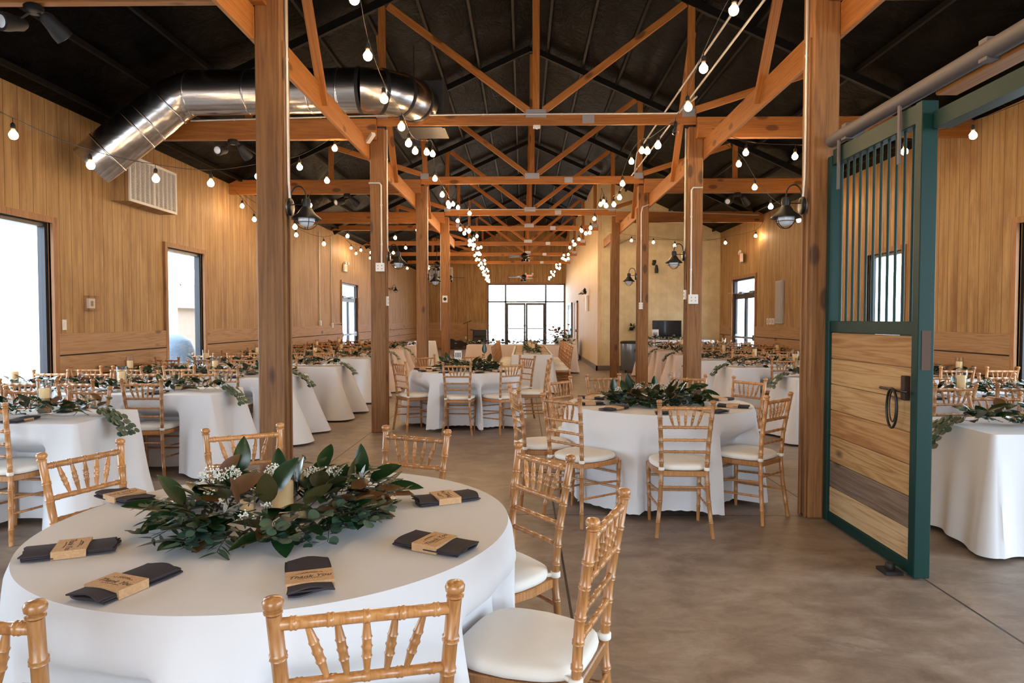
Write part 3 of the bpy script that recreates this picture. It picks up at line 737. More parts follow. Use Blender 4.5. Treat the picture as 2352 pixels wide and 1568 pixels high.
# ================================================================ SMALL TABLE THINGS
def text_mesh(body,size,shear=.35):
    cu=bpy.data.curves.new('lettering','FONT'); cu.body=body; cu.size=size; cu.shear=shear; cu.align_x='CENTER'; cu.align_y='CENTER'; cu.extrude=.0002
    o=bpy.data.objects.new('tmp',cu); COL.objects.link(o)
    dg=bpy.context.evaluated_depsgraph_get(); me=bpy.data.meshes.new_from_object(o.evaluated_get(dg)); bpy.data.objects.remove(o); return me
THX=text_mesh('Thank You',.0245); THX.materials.clear(); THX.materials.append(INK)
def napkin(x,y,ang,label,band=-.02,z=.7645,group='charcoal napkins on the round tables',lift=1,text=True,rnd=random.Random(5)):
    t=thing('folded_napkin',label,'napkin',(x,y,z),R(ang-90),group)
    m=MB(); nx,ny=8,14; hw,hl=.057,.118
    for lay,(zz,th,dx) in enumerate(((0,.004,.003),(.0055,.004,-.002),(.011,.004,0))):
        n=len(m.v); ph=rnd.uniform(0,6)
        for s in (0,1):
            for j in range(ny+1):
                for i in range(nx+1):
                    u=i/nx*2-1; v=j/ny*2-1
                    yy=v*hl+(.006*math.sin(u*3+ph+lay) if abs(v)==1 else 0)-lay*.002; xx=u*(hw-.001*lay)+dx+.003*math.sin(v*3+ph)
                    w=zz+lift*(.0030*(1+math.sin(u*2.2+ph*.3))+.006*max(0,abs(v)-.6)*abs(math.sin(ph+v)))
                    m.v.append((xx,yy,w+s*th))
        Q=(nx+1)*(ny+1)
        for j in range(ny):
            for i in range(nx):
                a=n+j*(nx+1)+i; m.face([a,a+nx+1,a+nx+2,a+1]); b=a+Q; m.face([b,b+1,b+nx+2,b+nx+1],True)
        ed=[i for i in range(nx+1)]+[(j+1)*(nx+1)+nx for j in range(ny)]+[ny*(nx+1)+i for i in range(nx-1,-1,-1)]+[j*(nx+1) for j in range(ny-1,0,-1)]
        for k in range(len(ed)): a,b=ed[k],ed[(k+1)%len(ed)]; m.face([n+a,n+b,n+b+Q,n+a+Q])
    m.build('cloth_folds',NAP,t)
    b=MB(); zt=.0225*lift+.001; b.box((-.060,band-.044,.0),(.061,band+.044,zt)); bo=b.build('paper_band',KRAFT,t)
    if text:
        o=bpy.data.objects.new('lettering',THX); COL.objects.link(o); o.parent=bo; o.location=(0,band-.004,zt+.0002)
        sq=MB()
        for yy,w_ in ((.018,.035),(.024,.02),(-.02,.03)):
            P=[(-w_+2*w_*k/26,band+yy+.0022*math.sin(k*1.9)+.003*math.sin(k*.12),zt+.0004) for k in range(27)]; sq.sweep(P,.0004,3)
        sq.build('fine_script',INK,bo)
    return t
def candle_holder(x,y,z,r,h,ch,label,group):
    t=thing('candle_holder',label,'candle',(x,y,z),0,group)
    m=MB(); m.lathe([(r*.9,0),(r,.003),(r,h),(r-.0025,h),(r-.003,.008),(.001,.008)],24,None,False); m.build('glass',VASE,t)
    m=MB(); rc=r*.78; m.lathe([(rc,.009),(rc,ch-.004),(rc*.93,ch),(rc*.5,ch-.006),(.001,ch-.008)],20); c=m.build('wax',CANDLE,t)
    m=MB(); m.sweep([(0,0,ch-.008),(.001,0,ch+.006)],.0012,5); m.build('wick',INK,c)
    return t
# ---- round tables
RT=.765; RA=.79; GA='natural chairs round the foreground table'
A=(-.83,2.35)
table_round(*A,RA,'round folding table under the large foreground white cloth')
ca=[(-1.86,2.84,-20,'natural wood chair at far left of the foreground round table, beside the garlanded table'),
    (-1.40,3.38,-59,'natural wood chair behind the foreground round table, in front of the nearest left post'),
    (-.53,3.34,-112,'natural wood chair behind the foreground round table, alone against open concrete floor'),
    (.08,2.81,-144,'natural wood chair at right rear of the foreground table, its seat half hidden by cloth'),
    (.25,1.98,158,'natural wood chair at right front of the foreground table, white cushion fully showing'),
    (-.31,1.33,104,'large natural wood chair back at bottom centre, nearest the viewer'),
    (-1.10,1.27,88,'natural wood chair cropped by the bottom left corner of the picture')]
n0=len(ALLCH)
for x,y,h,l in ca: chair(x,y,h,l,GA)
near=[(c[0]-A[0],c[1]-A[1],c[2]) for c in ALLCH[n0:]]
tag(cloth_round(*A,RA,.03,3,near),'white cloth on the large round foreground table','tablecloth','white round tablecloths')
B=(1.13,5.70); n0=len(ALLCH)
table_round(*B,RT,'round folding table under the cloth between aisle and right post row')
GB='natural chairs round the second table'
for x,y,l in ((1.08,4.52,'natural wood chair on near side of the second round table, back squarely to the viewer'),
              (1.84,4.93,'natural wood chair at near right of the second round table, beside the nearest right post'),
              (.27,4.84,'natural wood chair at near left of the second round table, turned to the right'),
              (-.07,5.42,'natural wood chair at left of the second round table, seen edge on'),
              (.34,6.34,'natural wood chair at far left of the second round table, back rail only'),
              (.79,6.74,'natural wood chair on far side of the second round table, left of its wreath'),
              (1.62,6.74,'natural wood chair on far side of the second round table, behind its glass vase'),
              (2.10,6.36,'natural wood chair at far right of the second round table, in line with the posts')):
    chair(x,y,head(x,y,*B),l,GB)
near=[(c[0]-B[0],c[1]-B[1],c[2]) for c in ALLCH[n0:]]
tag(cloth_round(*B,RT,.03,8,near),'white cloth on the second round table, right of centre','tablecloth','white round tablecloths')
C=(-.80,9.50); n0=len(ALLCH)
table_round(*C,RT,'round folding table under the cloth beside the second left post')
for x,y,l in ((-1.62,8.85,'natural wood chair at near left of the third round table, by the second left post'),(-.83,8.52,'natural wood chair on near side of the third round table, centred'),
              (-.14,8.66,'natural wood chair at near right of the third round table'),(-1.50,10.35,'natural wood chair at far left of the third round table'),
              (-.80,10.60,'natural wood chair on far side of the third round table'),(.06,10.20,'natural wood chair at far right of the third round table, before the long table'),
              (.36,9.32,'natural wood chair at right of the third round table, seen edge on')):
    chair(x,y,head(x,y,*C),l,'natural chairs round the third table')
near=[(c[0]-C[0],c[1]-C[1],c[2]) for c in ALLCH[n0:]]
tag(cloth_round(*C,RT,.03,14,near),'white cloth on the third round table, left of centre','tablecloth','white round tablecloths')
# napkins
for i,(x,y,a,bd,l) in enumerate(((-1.35,2.0,24,-.0,'charcoal napkin at left edge of foreground table, its end folded up'),(-1.035,1.745,70,-.03,'charcoal napkin at front left of foreground table'),
    (-.575,1.80,110,-.04,'charcoal napkin at front centre of foreground table, just below the wreath'),(-.27,2.065,153,-.0,'charcoal napkin at right front of foreground table'),
    (-.30,2.60,206,.0,'charcoal napkin at right rear of foreground table'),(-1.55,2.61,-33,.0,'charcoal napkin at left rear of foreground table, partly under leaves'))):
    napkin(x,y,a,l,bd)
for cx,cy,tb,AN in ((*B,'second',(225,262,300,190,150,20,335)),(*C,'third',(215,250,290,320,180))):
    for k,a in enumerate(AN):
        q=R(a); pos={225:'near left',262:'near centre',300:'near right',190:'left',150:'far left',20:'far right',335:'right',215:'near left',250:'near centre',290:'near right',320:'right',180:'left'}[a]
        napkin(cx+.60*math.cos(q),cy+.60*math.sin(q),a+180,'charcoal napkin at %s of the %s round table'%(pos,tb),-.0,text=False)
# wreaths
up=[((-.24,.27,.10),(.05,.02,1),.135,False,(0.3,-1,.1)),((.25,.22,.09),(-.1,.1,1),.13,False,(-.2,-1,.1)),((.28,.20,.08),(.9,.1,.5),.135,False,(0,-.6,1)),
    ((-.30,.22,.09),(.5,.05,.7),.11,True,(0,-1,.5)),((-.36,-.06,.05),(-1,-.2,.1),.15,False,(0,-.3,1)),((.0,-.02,.10),(.45,-.1,.75),.14,False,(-.4,-1,.3)),
    ((.30,.02,.06),(.8,-.5,.15),.13,True,(0,-.6,1)),((.30,-.04,.06),(-1,.1,.0),.12,True,(0,-1,.9)),((-.08,-.25,.05),(-.3,-.9,-.2),.14,True,(0,-.5,1)),
    ((.12,-.28,.05),(.3,-.8,-.2),.14,False,(0,-.5,1)),((-.27,-.14,.05),(-.4,-.8,-.1),.15,False,(.2,-.6,1)),((.35,.16,.06),(1,.15,.15),.14,False,(0,-.4,1)),
    ((-.06,.2,.10),(-.2,.2,.9),.11,False,(0,-1,.2)),((.05,.22,.08),(.3,.2,.5),.12,False,(0,-.8,1)),((-.15,-.05,.1),(.7,.1,.4),.13,True,(0,-1,.7))]
wa=wreath(21,.40,.39,0,1.0,up)
for p,rr in (((-.235,.0,.13),.055),((-.20,.08,.12),.045),((-.06,.13,.13),.035),((.17,.07,.12),.05),((.07,.17,.11),.035)): wa.breath(p,rr,110)
for p,d in (((-.06,-.16,.085),(-.3,-.8,.2)),((.27,.12,.11),(-.2,-.3,.6)),((-.1,-.2,.07),(.8,-.3,.1))): wa.dusty(p,d)
for k in range(16):
    a=wa.r.uniform(0,6.28); wa.tw.sweep([(.3*math.cos(a),.3*math.sin(a),.04),(.40*math.cos(a+.1),.40*math.sin(a+.1),.05+wa.r.uniform(-.02,.05))],.0015,4)
    for q in range(5): blob(wa.tw,(.40*math.cos(a+.1)+wa.r.uniform(-.015,.015),.40*math.sin(a+.1)+wa.r.uniform(-.015,.015),.06+wa.r.uniform(-.02,.03)),.0035)
wa.place('wreath of glossy magnolia, eucalyptus and white flowers on the foreground table','centrepiece','table_wreath',(-.865,2.37,.764),'table centrepieces')
wb=wreath(33,.42,.36,0,1.1,[((-.2,.05,.1),(-.1,0,1),.14,False,(.3,-1,0)),((-.33,.1,.08),(.0,0,1),.12,False,(0,-1,.1)),((.3,0,.12),(.8,-.2,.3),.15,False,(0,-1,1)),((.38,-.05,.1),(.9,-.3,-.1),.15,False,(0,-.5,1)),((.33,-.1,.09),(.7,-.5,-.1),.15,False,(0,-.6,1)),((.02,.1,.12),(0,0,1),.1,False,(0,-1,.1)),((-.2,-.2,.06),(-.3,-.8,-.1),.15,False,(0,-.5,1))])
for p,rr in (((.0,-.08,.12),.055),((-.14,.0,.12),.045),((.1,-.1,.12),.055),((-.3,-.02,.1),.04)): wb.breath(p,rr,90)
wb.place('leafy wreath with tall clear vase on the second round table','centrepiece','table_wreath',(1.10,5.72,.764),'table centrepieces')
wc=wreath(45,.45,.34,0,1.0,[((-.28,.0,.12),(-.3,0,1),.13,False,(0,-1,.3)),((-.32,.0,.12),(-.7,0,.5),.12,False,(0,-1,.3)),((.22,.05,.22),(.0,0,1),.15,False,(0,-1,0)),((-.2,.0,.1),(.5,0,.8),.12,False,(0,-1,.3))])
wc.tw.sweep([(.22,.05,.0),(.22,.05,.25)],.002,4)
for p,rr in (((-.12,-.05,.13),.05),((.0,-.05,.12),.04)): wc.breath(p,rr,60)
wc.place('leafy wreath with one tall leaf on the third round table','centrepiece','table_wreath',(-.76,9.45,.764),'table centrepieces')
GC='glass candle holders'
candle_holder(-.865,2.42,.765,.048,.145,.115,'wide glass candle holder inside the foreground wreath',GC)
candle_holder(-.975,2.37,.765,.030,.10,.06,'small glass votive left of the wide candle in the foreground wreath',GC)
candle_holder(1.02,5.66,.765,.055,.11,.03,'low glass votive inside the second wreath',GC)
t=thing('glass_vase','tall empty clear glass cylinder in the second wreath','vase',(1.27,5.74,.765)); m=MB(); m.lathe([(.05,0),(.053,.004),(.053,.25),(.050,.25),(.049,.01),(.001,.01)],28,None,False); m.build('glass',VASE,t)
candle_holder(-.74,9.45,.765,.05,.12,.05,'wide glass candle holder in the third wreath',GC)
t=thing('table_number_card','small white numbered card standing in the third wreath','sign',(-.90,9.40,.765))
m=MB(); m.box((-.05,-.003,.14),(.05,.003,.27)); c=m.build('card',WHITE,t); m=MB(); m.box((-.004,-.004,0),(.004,.004,.14)); m.build('stem',BLACK,t)
m=MB()
for k in range(4): m.box((-.036+.02*k,-.0045,.175),(-.026+.02*k,-.0032,.24))
m.build('printed_marks',INK,c)

# ---- long tables in the side aisles
def garland_mesh(seed,L,hang):
    g=Green(seed); r=g.r
    n=int(L*62)
    for i in range(n):
        x=-L/2+L*i/n; y=r.uniform(-.10,.10); z=r.uniform(.015,.10); g.magnolia((x,y,z),g.dirn((r.uniform(-1,1),y*12),(-.05,.8)),r.uniform(.09,.15))
    for i in range(int(L*14)):
        x=r.uniform(-L/2,L/2); y=r.uniform(-.1,.1); g.sprig((x,y,r.uniform(.02,.08)),g.dirn((r.uniform(-1,1),y*9),(0,.8)),r.randint(3,6),r.uniform(.08,.14))
    for i in range(int(L*3)):
        g.breath((r.uniform(-L/2,L/2),r.uniform(-.06,.06),.11),.045,30)
    if hang:   # sprigs trailing over the aisle end
        for k in range(5):
            P=Vector((hang*(L/2-.02),r.uniform(-.06,.06),.03)); d=Vector((hang,r.uniform(-.4,.4),.1)).normalized()
            for q in range(7):
                P2=P+d*.045; d=(d+Vector((0,0,-.24))).normalized()
                if P2.z<0 and abs(P2.x)<L/2+.07: P2.x=hang*(L/2+.07)
                for sg in (-1,1): leaf(g.euc,P2,Vector((r.uniform(-.3,.5)*hang,sg,r.uniform(-.4,.3))).normalized(),Vector((hang*.7,0,.7)),r.uniform(.035,.05),.045,.1,.05,tip=.5)
                g.tw.sweep([P,P2],.0015,4); P=P2
    return g
GS={}
for s,hg in (('left',1),('right',-1)):
    GS[s]=[garland_mesh(60+k+(5 if s=='left' else 0),2.3,hg).place('x','garland','table_garland',(0,0,-50)) for k in range(2)]
gused={id(o):False for v in GS.values() for o in v}
candM=[None]
def cand_copy(x,y,z,big,label,group):
    if candM[0] is None:
        candM[0]=(candle_holder(x,y,z,.045,.24,.19,label,group),candle_holder(0,0,-50,.042,.12,.07,'x',group))
        if big: return
    o=candM[0][0 if big else 1]
    return dup(o,(x,y,z),0,label,group)
LROW=[(4.50,'first'),(6.25,'second'),(8.0,'third'),(9.88,'fourth'),(11.95,'fifth'),(13.72,'sixth'),(15.5,'seventh'),(17.4,'eighth')]
RROW=[(4.18,'first'),(5.95,'second'),(8.0,'third'),(9.75,'fourth'),(11.5,'fifth'),(13.3,'sixth'),(15.0,'seventh'),(16.9,'eighth')]
SEAT=['aisle','second','third','wall']
BLUSH=clothmat('ivory_linen',(.72,.60,.55))
for side,rows in (('left',LROW),('right',RROW)):
    for ri,(y0,od) in enumerate(rows):
        y1=y0+.76; yc=(y0+y1)/2
        if side=='left': x0,x1=-5.10,[-3.0,-2.9,-2.78,-2.72,-2.75,-2.75,-2.75,-2.75][ri]; sg=1; xs=[-3.46,-4.01,-4.56,-5.08]
        else:
            x0=2.98 if ri else 2.86
            if ri==2: x0=3.2
            x1=5.38; sg=-1; xs=[x0+.65,x0+1.2,x0+1.75,x0+2.25]
        det=y0<9
        n0=len(ALLCH)
        for k,x in enumerate(xs):
            for fr,yy,hd in (('near',y0-.17,90),('far',y1+.17,-90)):
                if side=='right' and ri==0 and fr=='near': continue
                if side=='left' and ri==0 and fr=='near' and k>2: continue
                jig=((k*7+ri*3+(fr=='far')*5)%5-2)*.012
                pos={'aisle':'nearest the aisle','second':'second from the aisle','third':'third from the aisle','wall':'nearest the wall'}[SEAT[k]]
                chair(x+jig,yy+jig,hd+jig*250,'natural wood chair, %s side of %s %s-hand long table, %s'%(fr,od,side,pos),'natural chairs along the long tables',det)
        cx,cy=(x0+x1)/2,(y0+y1)/2
        near=[(c[0]-cx,c[1]-cy,c[2]) for c in ALLCH[n0:]]
        table_rect(x0,x1,y0,y1,'long folding table under the %s cloth on the %s-hand side'%(od,side))
        o=cloth_rect(x0,x1,y0,y1,.025,ri*3+(side=='left'),near,BLUSH if ri>4 else CLOTH,.12,[.10,.16,.24][min(ri,2)] if side=='left' else (.04 if ri==0 else .13))
        tag(o,'%s cloth on the %s long table from the front, %s-hand side'%('ivory' if ri>4 else 'white',od,side),'tablecloth','cloths on the long side tables')
        g=GS[side][ri%2]; lb='green leaf garland along the %s %s-hand long table, trailing off its end'%(od,side)
        if not gused[id(g)]: g.location=(cx,cy,.765); tag(g,lb,None,'garlands on the long tables'); gused[id(g)]=True
        else: dup(g,(cx,cy,.765),0,lb,'garlands on the long tables')
        [q for q in bpy.data.objects if q.name.startswith('table_garland') and q.get('label')==lb][0].scale=((x1-x0)/2.40,1,1)
        for k,(fx,big) in enumerate(((.22,False),(.42,True),(.66,False),(.86,True))):
            xx=(x1-fx*2.4) if side=='left' else (x0+fx*2.4)
            cand_copy(xx,cy+.12*(-1)**k*(.6),.765,big,'%s glass candle holder on %s %s-hand long table, %s from the aisle'%('tall' if big else 'short',od,side,['first','second','third','fourth'][k]),GC)
        if y0<9:
            for k,x in enumerate(xs):
                for fr,yy,a in (('near',y0+.12,90),('far',y1-.12,-90)):
                    napkin(x,yy,a,'charcoal napkin, %s side of %s %s-hand long table, %s seat'%(fr,od,side,SEAT[k] if k in(1,2) else SEAT[k]+'-end'),0,.7645,'charcoal napkins on the long tables',.7,False)

for o in list(candM[0][1].children_recursive)+[candM[0][1]]: bpy.data.objects.remove(o)
# ---- long centre table and head table
n0=len(ALLCH)
for k in range(8):
    y=13.75+k*.56
    for s,x,h in (('right',.98,180),('left',-.62,0)):
        chair(x,y,h,'natural wood chair on %s side of the central long table, %s from its near end'%(s,['one','two','three','four','five','six','seven','eight'][k]),'natural chairs along the central long table',False)
near=[(c[0]-.18,c[1]-15.7,c[2]) for c in ALLCH[n0:]]
table_rect(-.23,.59,13.45,17.95,'long folding table under the central white cloth')
tag(cloth_rect(-.23,.59,13.45,17.95,.03,5,near,CLOTH,.1,.1),'white cloth on the central long table','tablecloth','white long tablecloths')
g=garland_mesh(77,3.6,0); g.place('bushy leaf garland down the middle of the central long table','garland','table_garland',(.18,15.6,.765),'garlands on the long tables',PI/2)
for k in range(8):
    for s,x in (('left',-.09),('right',.45)):
        t=thing('menu_napkin','brown menu napkin, %s side of the central long table, place %s'%(s,['one','two','three','four','five','six','seven','eight'][k]),'napkin',(x,13.75+k*.56,.765),0,'menu napkins on the central long table')
        m=MB(); m.box((-.1,-.05,0),(.1,.05,.01)); m.build('napkin',NAP,t); m=MB(); m.box((-.07,-.051,.0),(.07,.051,.013)); m.build('paper_band',KRAFT,t)
for k in range(4): cand_copy(.18+.03*(-1)**k,14.2+k*.9,.765,True,'tall glass candle holder on the central long table, %s from the near end'%['first','second','third','fourth'][k],GC)
table_rect(-1.55,1.45,18.6,19.35,'folding head table under the ivory cloth beyond the central table')
tag(cloth_rect(-1.55,1.45,18.6,19.35,.03,6,(),BLUSH,.08,.08),'ivory cloth on the head table beyond the central table','tablecloth','white long tablecloths')
g=garland_mesh(78,2.9,0); g.place('dark leaf garland along the front of the head table','garland','table_garland',(-.05,18.85,.765),'garlands on the long tables')
table_rect(1.2,1.95,24.6,26.2,'small folding table under the cloth against the partition')
tag(cloth_rect(1.2,1.95,24.6,26.2,.03,7,(),CLOTH,.06,.06),'white cloth on the small table against the partition wall','tablecloth','white long tablecloths')
g=garland_mesh(79,1.2,0); g.place('small leafy bunch on the partition side table','garland','table_garland',(1.6,25.2,.765),'garlands on the long tables',PI/2)
table_rect(-3.6,-2.9,21.2,22.6,'small folding table under the cloth left of the fourth post')
tag(cloth_rect(-3.6,-2.9,21.2,22.6,.03,9,(),CLOTH,.1,.1),'white cloth on the small table left of the fourth left post','tablecloth','white long tablecloths')
# blush flower arrangement on the head table
t=thing('flower_arrangement','large blush and green flower arrangement at right of the head table','flowers',(.98,18.95,.765))
m=MB(); m.lathe([(.06,0),(.09,.05),(.07,.16),(.08,.2)],16); m.build('vase',WHITE,t)
rr=random.Random(9); m=MB(); blush=plain('blush_petals',(.62,.30,.20),.8)
for k in range(26):
    p=Vector((rr.gauss(0,.16),rr.gauss(0,.12),.36+rr.gauss(0,.09)))
    for q in range(14):
        a=q*2.4; leaf(m,p,(math.cos(a),math.sin(a),.5+q*.08),(0,0,1),.06,.05,.2,.2,seg=4)
m.build('petals',blush,t)
g=Green(91)
for k in range(60):
    d=Vector((rr.gauss(0,1),rr.gauss(0,1),rr.gauss(.3,.6))).normalized(); g.magnolia(Vector((0,0,.28))+d*rr.uniform(.08,.22),d,.11)
for mb,nm,mt in ((g.mag,'leaves',MAG),(g.mgb,'brown_leaves',MAGB),(g.tw,'stems',TWIG)): mb.build(nm,mt,t)
# ================================================================ FESTOON LIGHTS
def bulb_mesh():
    m=MB(); m.lathe([(.002,-.057),(.016,-.054),(.027,-.045),(.0335,-.030),(.034,-.016),(.028,-.002),(.018,.012),(.013,.024),(.012,.034)],16); return m.mesh('bulb',BULBM)
def socket_mesh():
    m=MB(); m.lathe([(.014,.028),(.019,.032),(.019,.062),(.014,.074),(.006,.082)],12); m.sweep([(0,0,.08),(0,0,.118)],.003,6); return m.mesh('socket',BLACKM)
BM_,SM_=bulb_mesh(),socket_mesh()
UNL=BM_.copy(); UNL.materials.clear(); UNL.materials.append(glassmat('clear_bulb',(.9,.88,.85),2.0))
def festoon(label,bulbs,a,b,unlit=()):
    c=Vector(bulbs[len(bulbs)//2]); t=thing('festoon_string',label,'string lights',c,0,'festoon strings of bulbs')
    P=([Vector(a)] if a else [])+[Vector(p)+Vector((0,0,.118)) for p in bulbs]+([Vector(b)] if b else [])
    Q=[]
    for i in range(len(P)-1):
        p0,p1,p2,p3=P[max(i-1,0)],P[i],P[i+1],P[min(i+2,len(P)-1)]
        for q in range(4):
            u=q/4; Q.append(.5*((2*p1)+(p2-p0)*u+(2*p0-5*p1+4*p2-p3)*u*u+(3*p1-p0-3*p2+p3)*u**3)-c)
    Q.append(P[-1]-c)
    m=MB(); m.sweep(Q,.0032,5); m.build('cord',BLACKM,t)
    rr=random.Random(len(bulbs))
    for i,p in enumerate(bulbs):
        o=bpy.data.objects.new('bulb',UNL if i in unlit else BM_); COL.objects.link(o); o.parent=t; o.location=Vector(p)-c; o.rotation_euler=(rr.uniform(-.08,.08),rr.uniform(-.08,.08),0)
        s=bpy.data.objects.new('socket',SM_); COL.objects.link(s); s.parent=o
def swag(x0,x1,ys,sag,zb=3.67,ph=.3,step=.615):
    B_=[]; y=ys[0]+ph
    L=ys[-1]-ys[0]
    while y<ys[-1]-.1:
        for a,b in zip(ys,ys[1:]):
            if a<=y<b: u=(y-a)/(b-a); z=zb-sag*4*u*(1-u)*min(1,(b-a)/3.7)
        B_.append((x0+(x1-x0)*(y-ys[0])/L+.03*math.sin(y*3.1),y,z)); y+=step
    return B_
YS=[4.3,8.9,12.5,16.25,19,22.78,26.5,30.2,33.5]
YS1=[1.0,4.75,8.85,12.5,16.25,19,22.78,26.5,30.2,33.5]
bl=swag(-1.15,-1.22,YS1[:4],.38,3.68,.02,.61)
bl=[(-1.15,-3.2+.61*k,3.6) for k in range(9)]+[b for b in bl if b[1]>2.2]  # unseen run of bulbs behind the viewer, added for its light
festoon('festoon string of glowing bulbs down the left of the nave, near the viewer',bl,(-1.15,-4.2,3.8),(-1.22,12.5,3.85))
bl2=swag(-1.24,-1.75,YS1[3:],.36,3.68,.3)
festoon('festoon string of glowing bulbs down the left of the nave, far half',bl2,(-1.22,12.52,3.85),(-1.75,33.5,3.8))
bl3=swag(-1.02,-1.5,[12.5,16.25,19,22.78,26.5,30.2],.5,3.55,.2)
festoon('second festoon string just right of the left one, in the far half',bl3,(-1.0,12.46,3.92),(-1.5,30.2,3.8))
br=[(1.47,-3.2+.61*k,3.6) for k in range(9)]+[b for b in swag(1.47,1.42,YS1[:4],.38,3.68,.2,.61) if b[1]>2.2]  # first run hangs out of view behind the camera, added to light the tables
ui=min(range(len(br)),key=lambda i:abs(br[i][1]-6.5))
festoon('festoon string along right of nave near the viewer, with one unlit bulb',br,(1.47,-4.2,3.8),(1.42,12.5,3.85),(ui,))
festoon('festoon string of glowing bulbs down the right of the nave, far half',swag(1.40,1.22,YS1[3:],.36,3.68,.2),(1.42,12.52,3.85),(1.22,33.5,3.8))
def line(pts,n):
    """n bulbs evenly along a polyline"""
    pts=[Vector(p) for p in pts]; L=[0]
    for a,b in zip(pts,pts[1:]): L.append(L[-1]+(b-a).length)
    out=[]
    for k in range(n):
        d=L[-1]*k/(n-1)
        for i in range(len(pts)-1):
            if d<=L[i+1]+1e-6: out.append(tuple(pts[i].lerp(pts[i+1],(d-L[i])/(L[i+1]-L[i])))); break
    return out
S1=[(-4.2,5.6,3.0),(-3.9,6.13,2.87),(-3.6,6.67,2.86),(-3.3,7.2,2.92),(-3.0,7.72,3.1),(-2.7,8.25,3.32),(-2.4,8.72,3.66)]
festoon('festoon string crossing the left aisle in front of the metal duct',S1,(-5.33,4.3,3.75),(-2.0,8.7,3.9))
S2=[(-2.7,9.4,3.39),(-3.1,9.9,3.14),(-3.45,10.3,2.88),(-3.85,10.75,2.9),(-4.25,11.2,3.0),(-4.62,11.7,3.2),(-5.0,12.12,3.5)]
festoon('festoon string from the second left post back to the left wall',S2,(-2.0,8.95,3.85),(-5.3,12.45,3.85))
S3=[(-4.9,12.9,3.45),(-4.4,13.2,3.12),(-3.95,13.5,2.98),(-3.62,14.05,3.2),(-3.2,14.6,3.25),(-2.85,15.2,3.3),(-2.45,15.8,3.55)]
festoon('festoon string from the left wall toward the fourth left post',S3,(-5.3,12.5,3.85),(-2.0,16.2,3.85))
festoon('festoon string from the fourth left post to the far left wall',line([(-2.6,17,3.4),(-3.7,18.4,3.2),(-5.1,20.2,3.6)],7),(-2.0,16.4,3.85),(-5.3,20.4,3.85))
festoon('festoon string over the far left aisle near the wall lamps',line([(-5.1,20.8,3.5),(-4.2,23.5,3.25),(-3.0,27,3.5)],9),(-5.3,20.4,3.85),(-2.6,27.4,3.9))
T1=[(4.75,6.2,3.4),(4.3,6.65,3.24),(3.9,7.1,3.2),(3.52,7.62,3.26),(3.2,8.15,3.4),(2.72,8.45,3.52)]
festoon('festoon string crossing the right aisle above the green sliding door',T1,(5.58,5.4,3.8),(2.3,8.7,3.9))
T2=[(2.8,8.98,3.5),(3.15,9.4,3.28),(3.55,9.9,3.1),(3.95,10.4,3.04),(4.35,10.9,3.05),(4.75,11.4,3.2),(5.2,11.9,3.5)]
festoon('festoon string from the second right post back to the right wall',T2,(2.3,8.9,3.9),(5.58,12.3,3.85))
T3=[(5.5,16.3,3.46),(4.95,16.85,3.36),(4.4,17.15,3.3),(3.88,17.6,3.38),(3.4,17.95,3.5),(2.9,18.4,3.6)]
festoon('festoon string in front of the cream room wall on the right',T3,(5.59,16.0,3.8),(2.35,18.9,3.9))

# ================================================================ LAMPS ON THE POSTS
def post_lamp(loc,side,label,rz_off=0):
    """gooseneck caged lamp; built reaching toward +X"""
    t=thing('post_lamp',label,'wall lamp',loc,0 if side>0 else PI,'caged gooseneck lamps on the posts')
    RX=Matrix.Rotation(PI/2,4,'Y')
    m=MB(); m.lathe([(.052,0),(.052,.028)],20,RX); m.build('junction_box',GREY,t)
    m=MB(); m.lathe([(.066,.028),(.066,.038),(.058,.044),(.02,.046)],24,RX); m.build('backplate',BLACK,t)
    P=[(.045,0,.03)]+[(.093-.058*math.cos(a),0,.07+.085*math.sin(a)) for a in [R(q) for q in range(0,181,15)]]+[(.151,0,.045)]
    m=MB(); m.sweep(P,.006,8); m.sweep([(.045,0,.018),(.15,0,.018)],.0045,8); m.build('gooseneck_arm',BLACK,t)
    c=Matrix.Translation((.151,0,0))
    m=MB(); m.lathe([(.018,.062),(.030,.056),(.034,.03),(.030,.0),(.040,-.01),(.062,-.045),(.108,-.085),(.110,-.092),(.100,-.088),(.055,-.05),(.02,-.02)],28,c); s=m.build('shade',BLACK,t)
    m=MB(); m.lathe([(.050,-.06),(.062,-.085),(.060,-.11),(.045,-.135),(.02,-.148),(.001,-.151)],24,c); m.build('glass_globe',OPAL,t)
    m=MB()
    for k in range(2):
        P=[]
        for q in range(0,181,12):
            a=R(q); v=Vector((.088*math.cos(a),0,-.085-.082*math.sin(a))); v.rotate(Euler((0,0,k*PI/2+.5))); P.append(v+Vector((.151,0,0)))
        m.sweep(P,.0028,6)
    m.sweep([(.151+.078*math.cos(a),.078*math.sin(a),-.118) for a in [2*PI*k/24 for k in range(24)]],.0025,6,closed=True)
    m.build('wire_cage',BLACK,t); return t
LP=[(-1.77,5.095,2.30,1,'black caged gooseneck lamp on the nearest left post'),(2.09,5.095,2.30,-1,'black caged gooseneck lamp on the nearest right post'),
    (-1.77,8.835,2.28,1,'black caged gooseneck lamp on the second left post'),(2.09,8.835,2.28,-1,'black caged gooseneck lamp on the second right post'),
    (-1.77,12.575,2.25,1,'black caged gooseneck lamp on the third left post'),(2.09,12.575,2.25,-1,'black caged gooseneck lamp on the third right post')]
l0=post_lamp(LP[0][:3],1,LP[0][4])
for x,y,z,s,l in LP[1:]: dup(l0,(x,y,z),0 if s>0 else PI,l)
for k in range(3):
    t=dup(l0,(XL+.03,24.2+k*1.7,2.72),0,'small black barn lamp high on the far left wall, %s of three'%['nearest','middle','farthest'][k],'barn lamps on the far left wall')
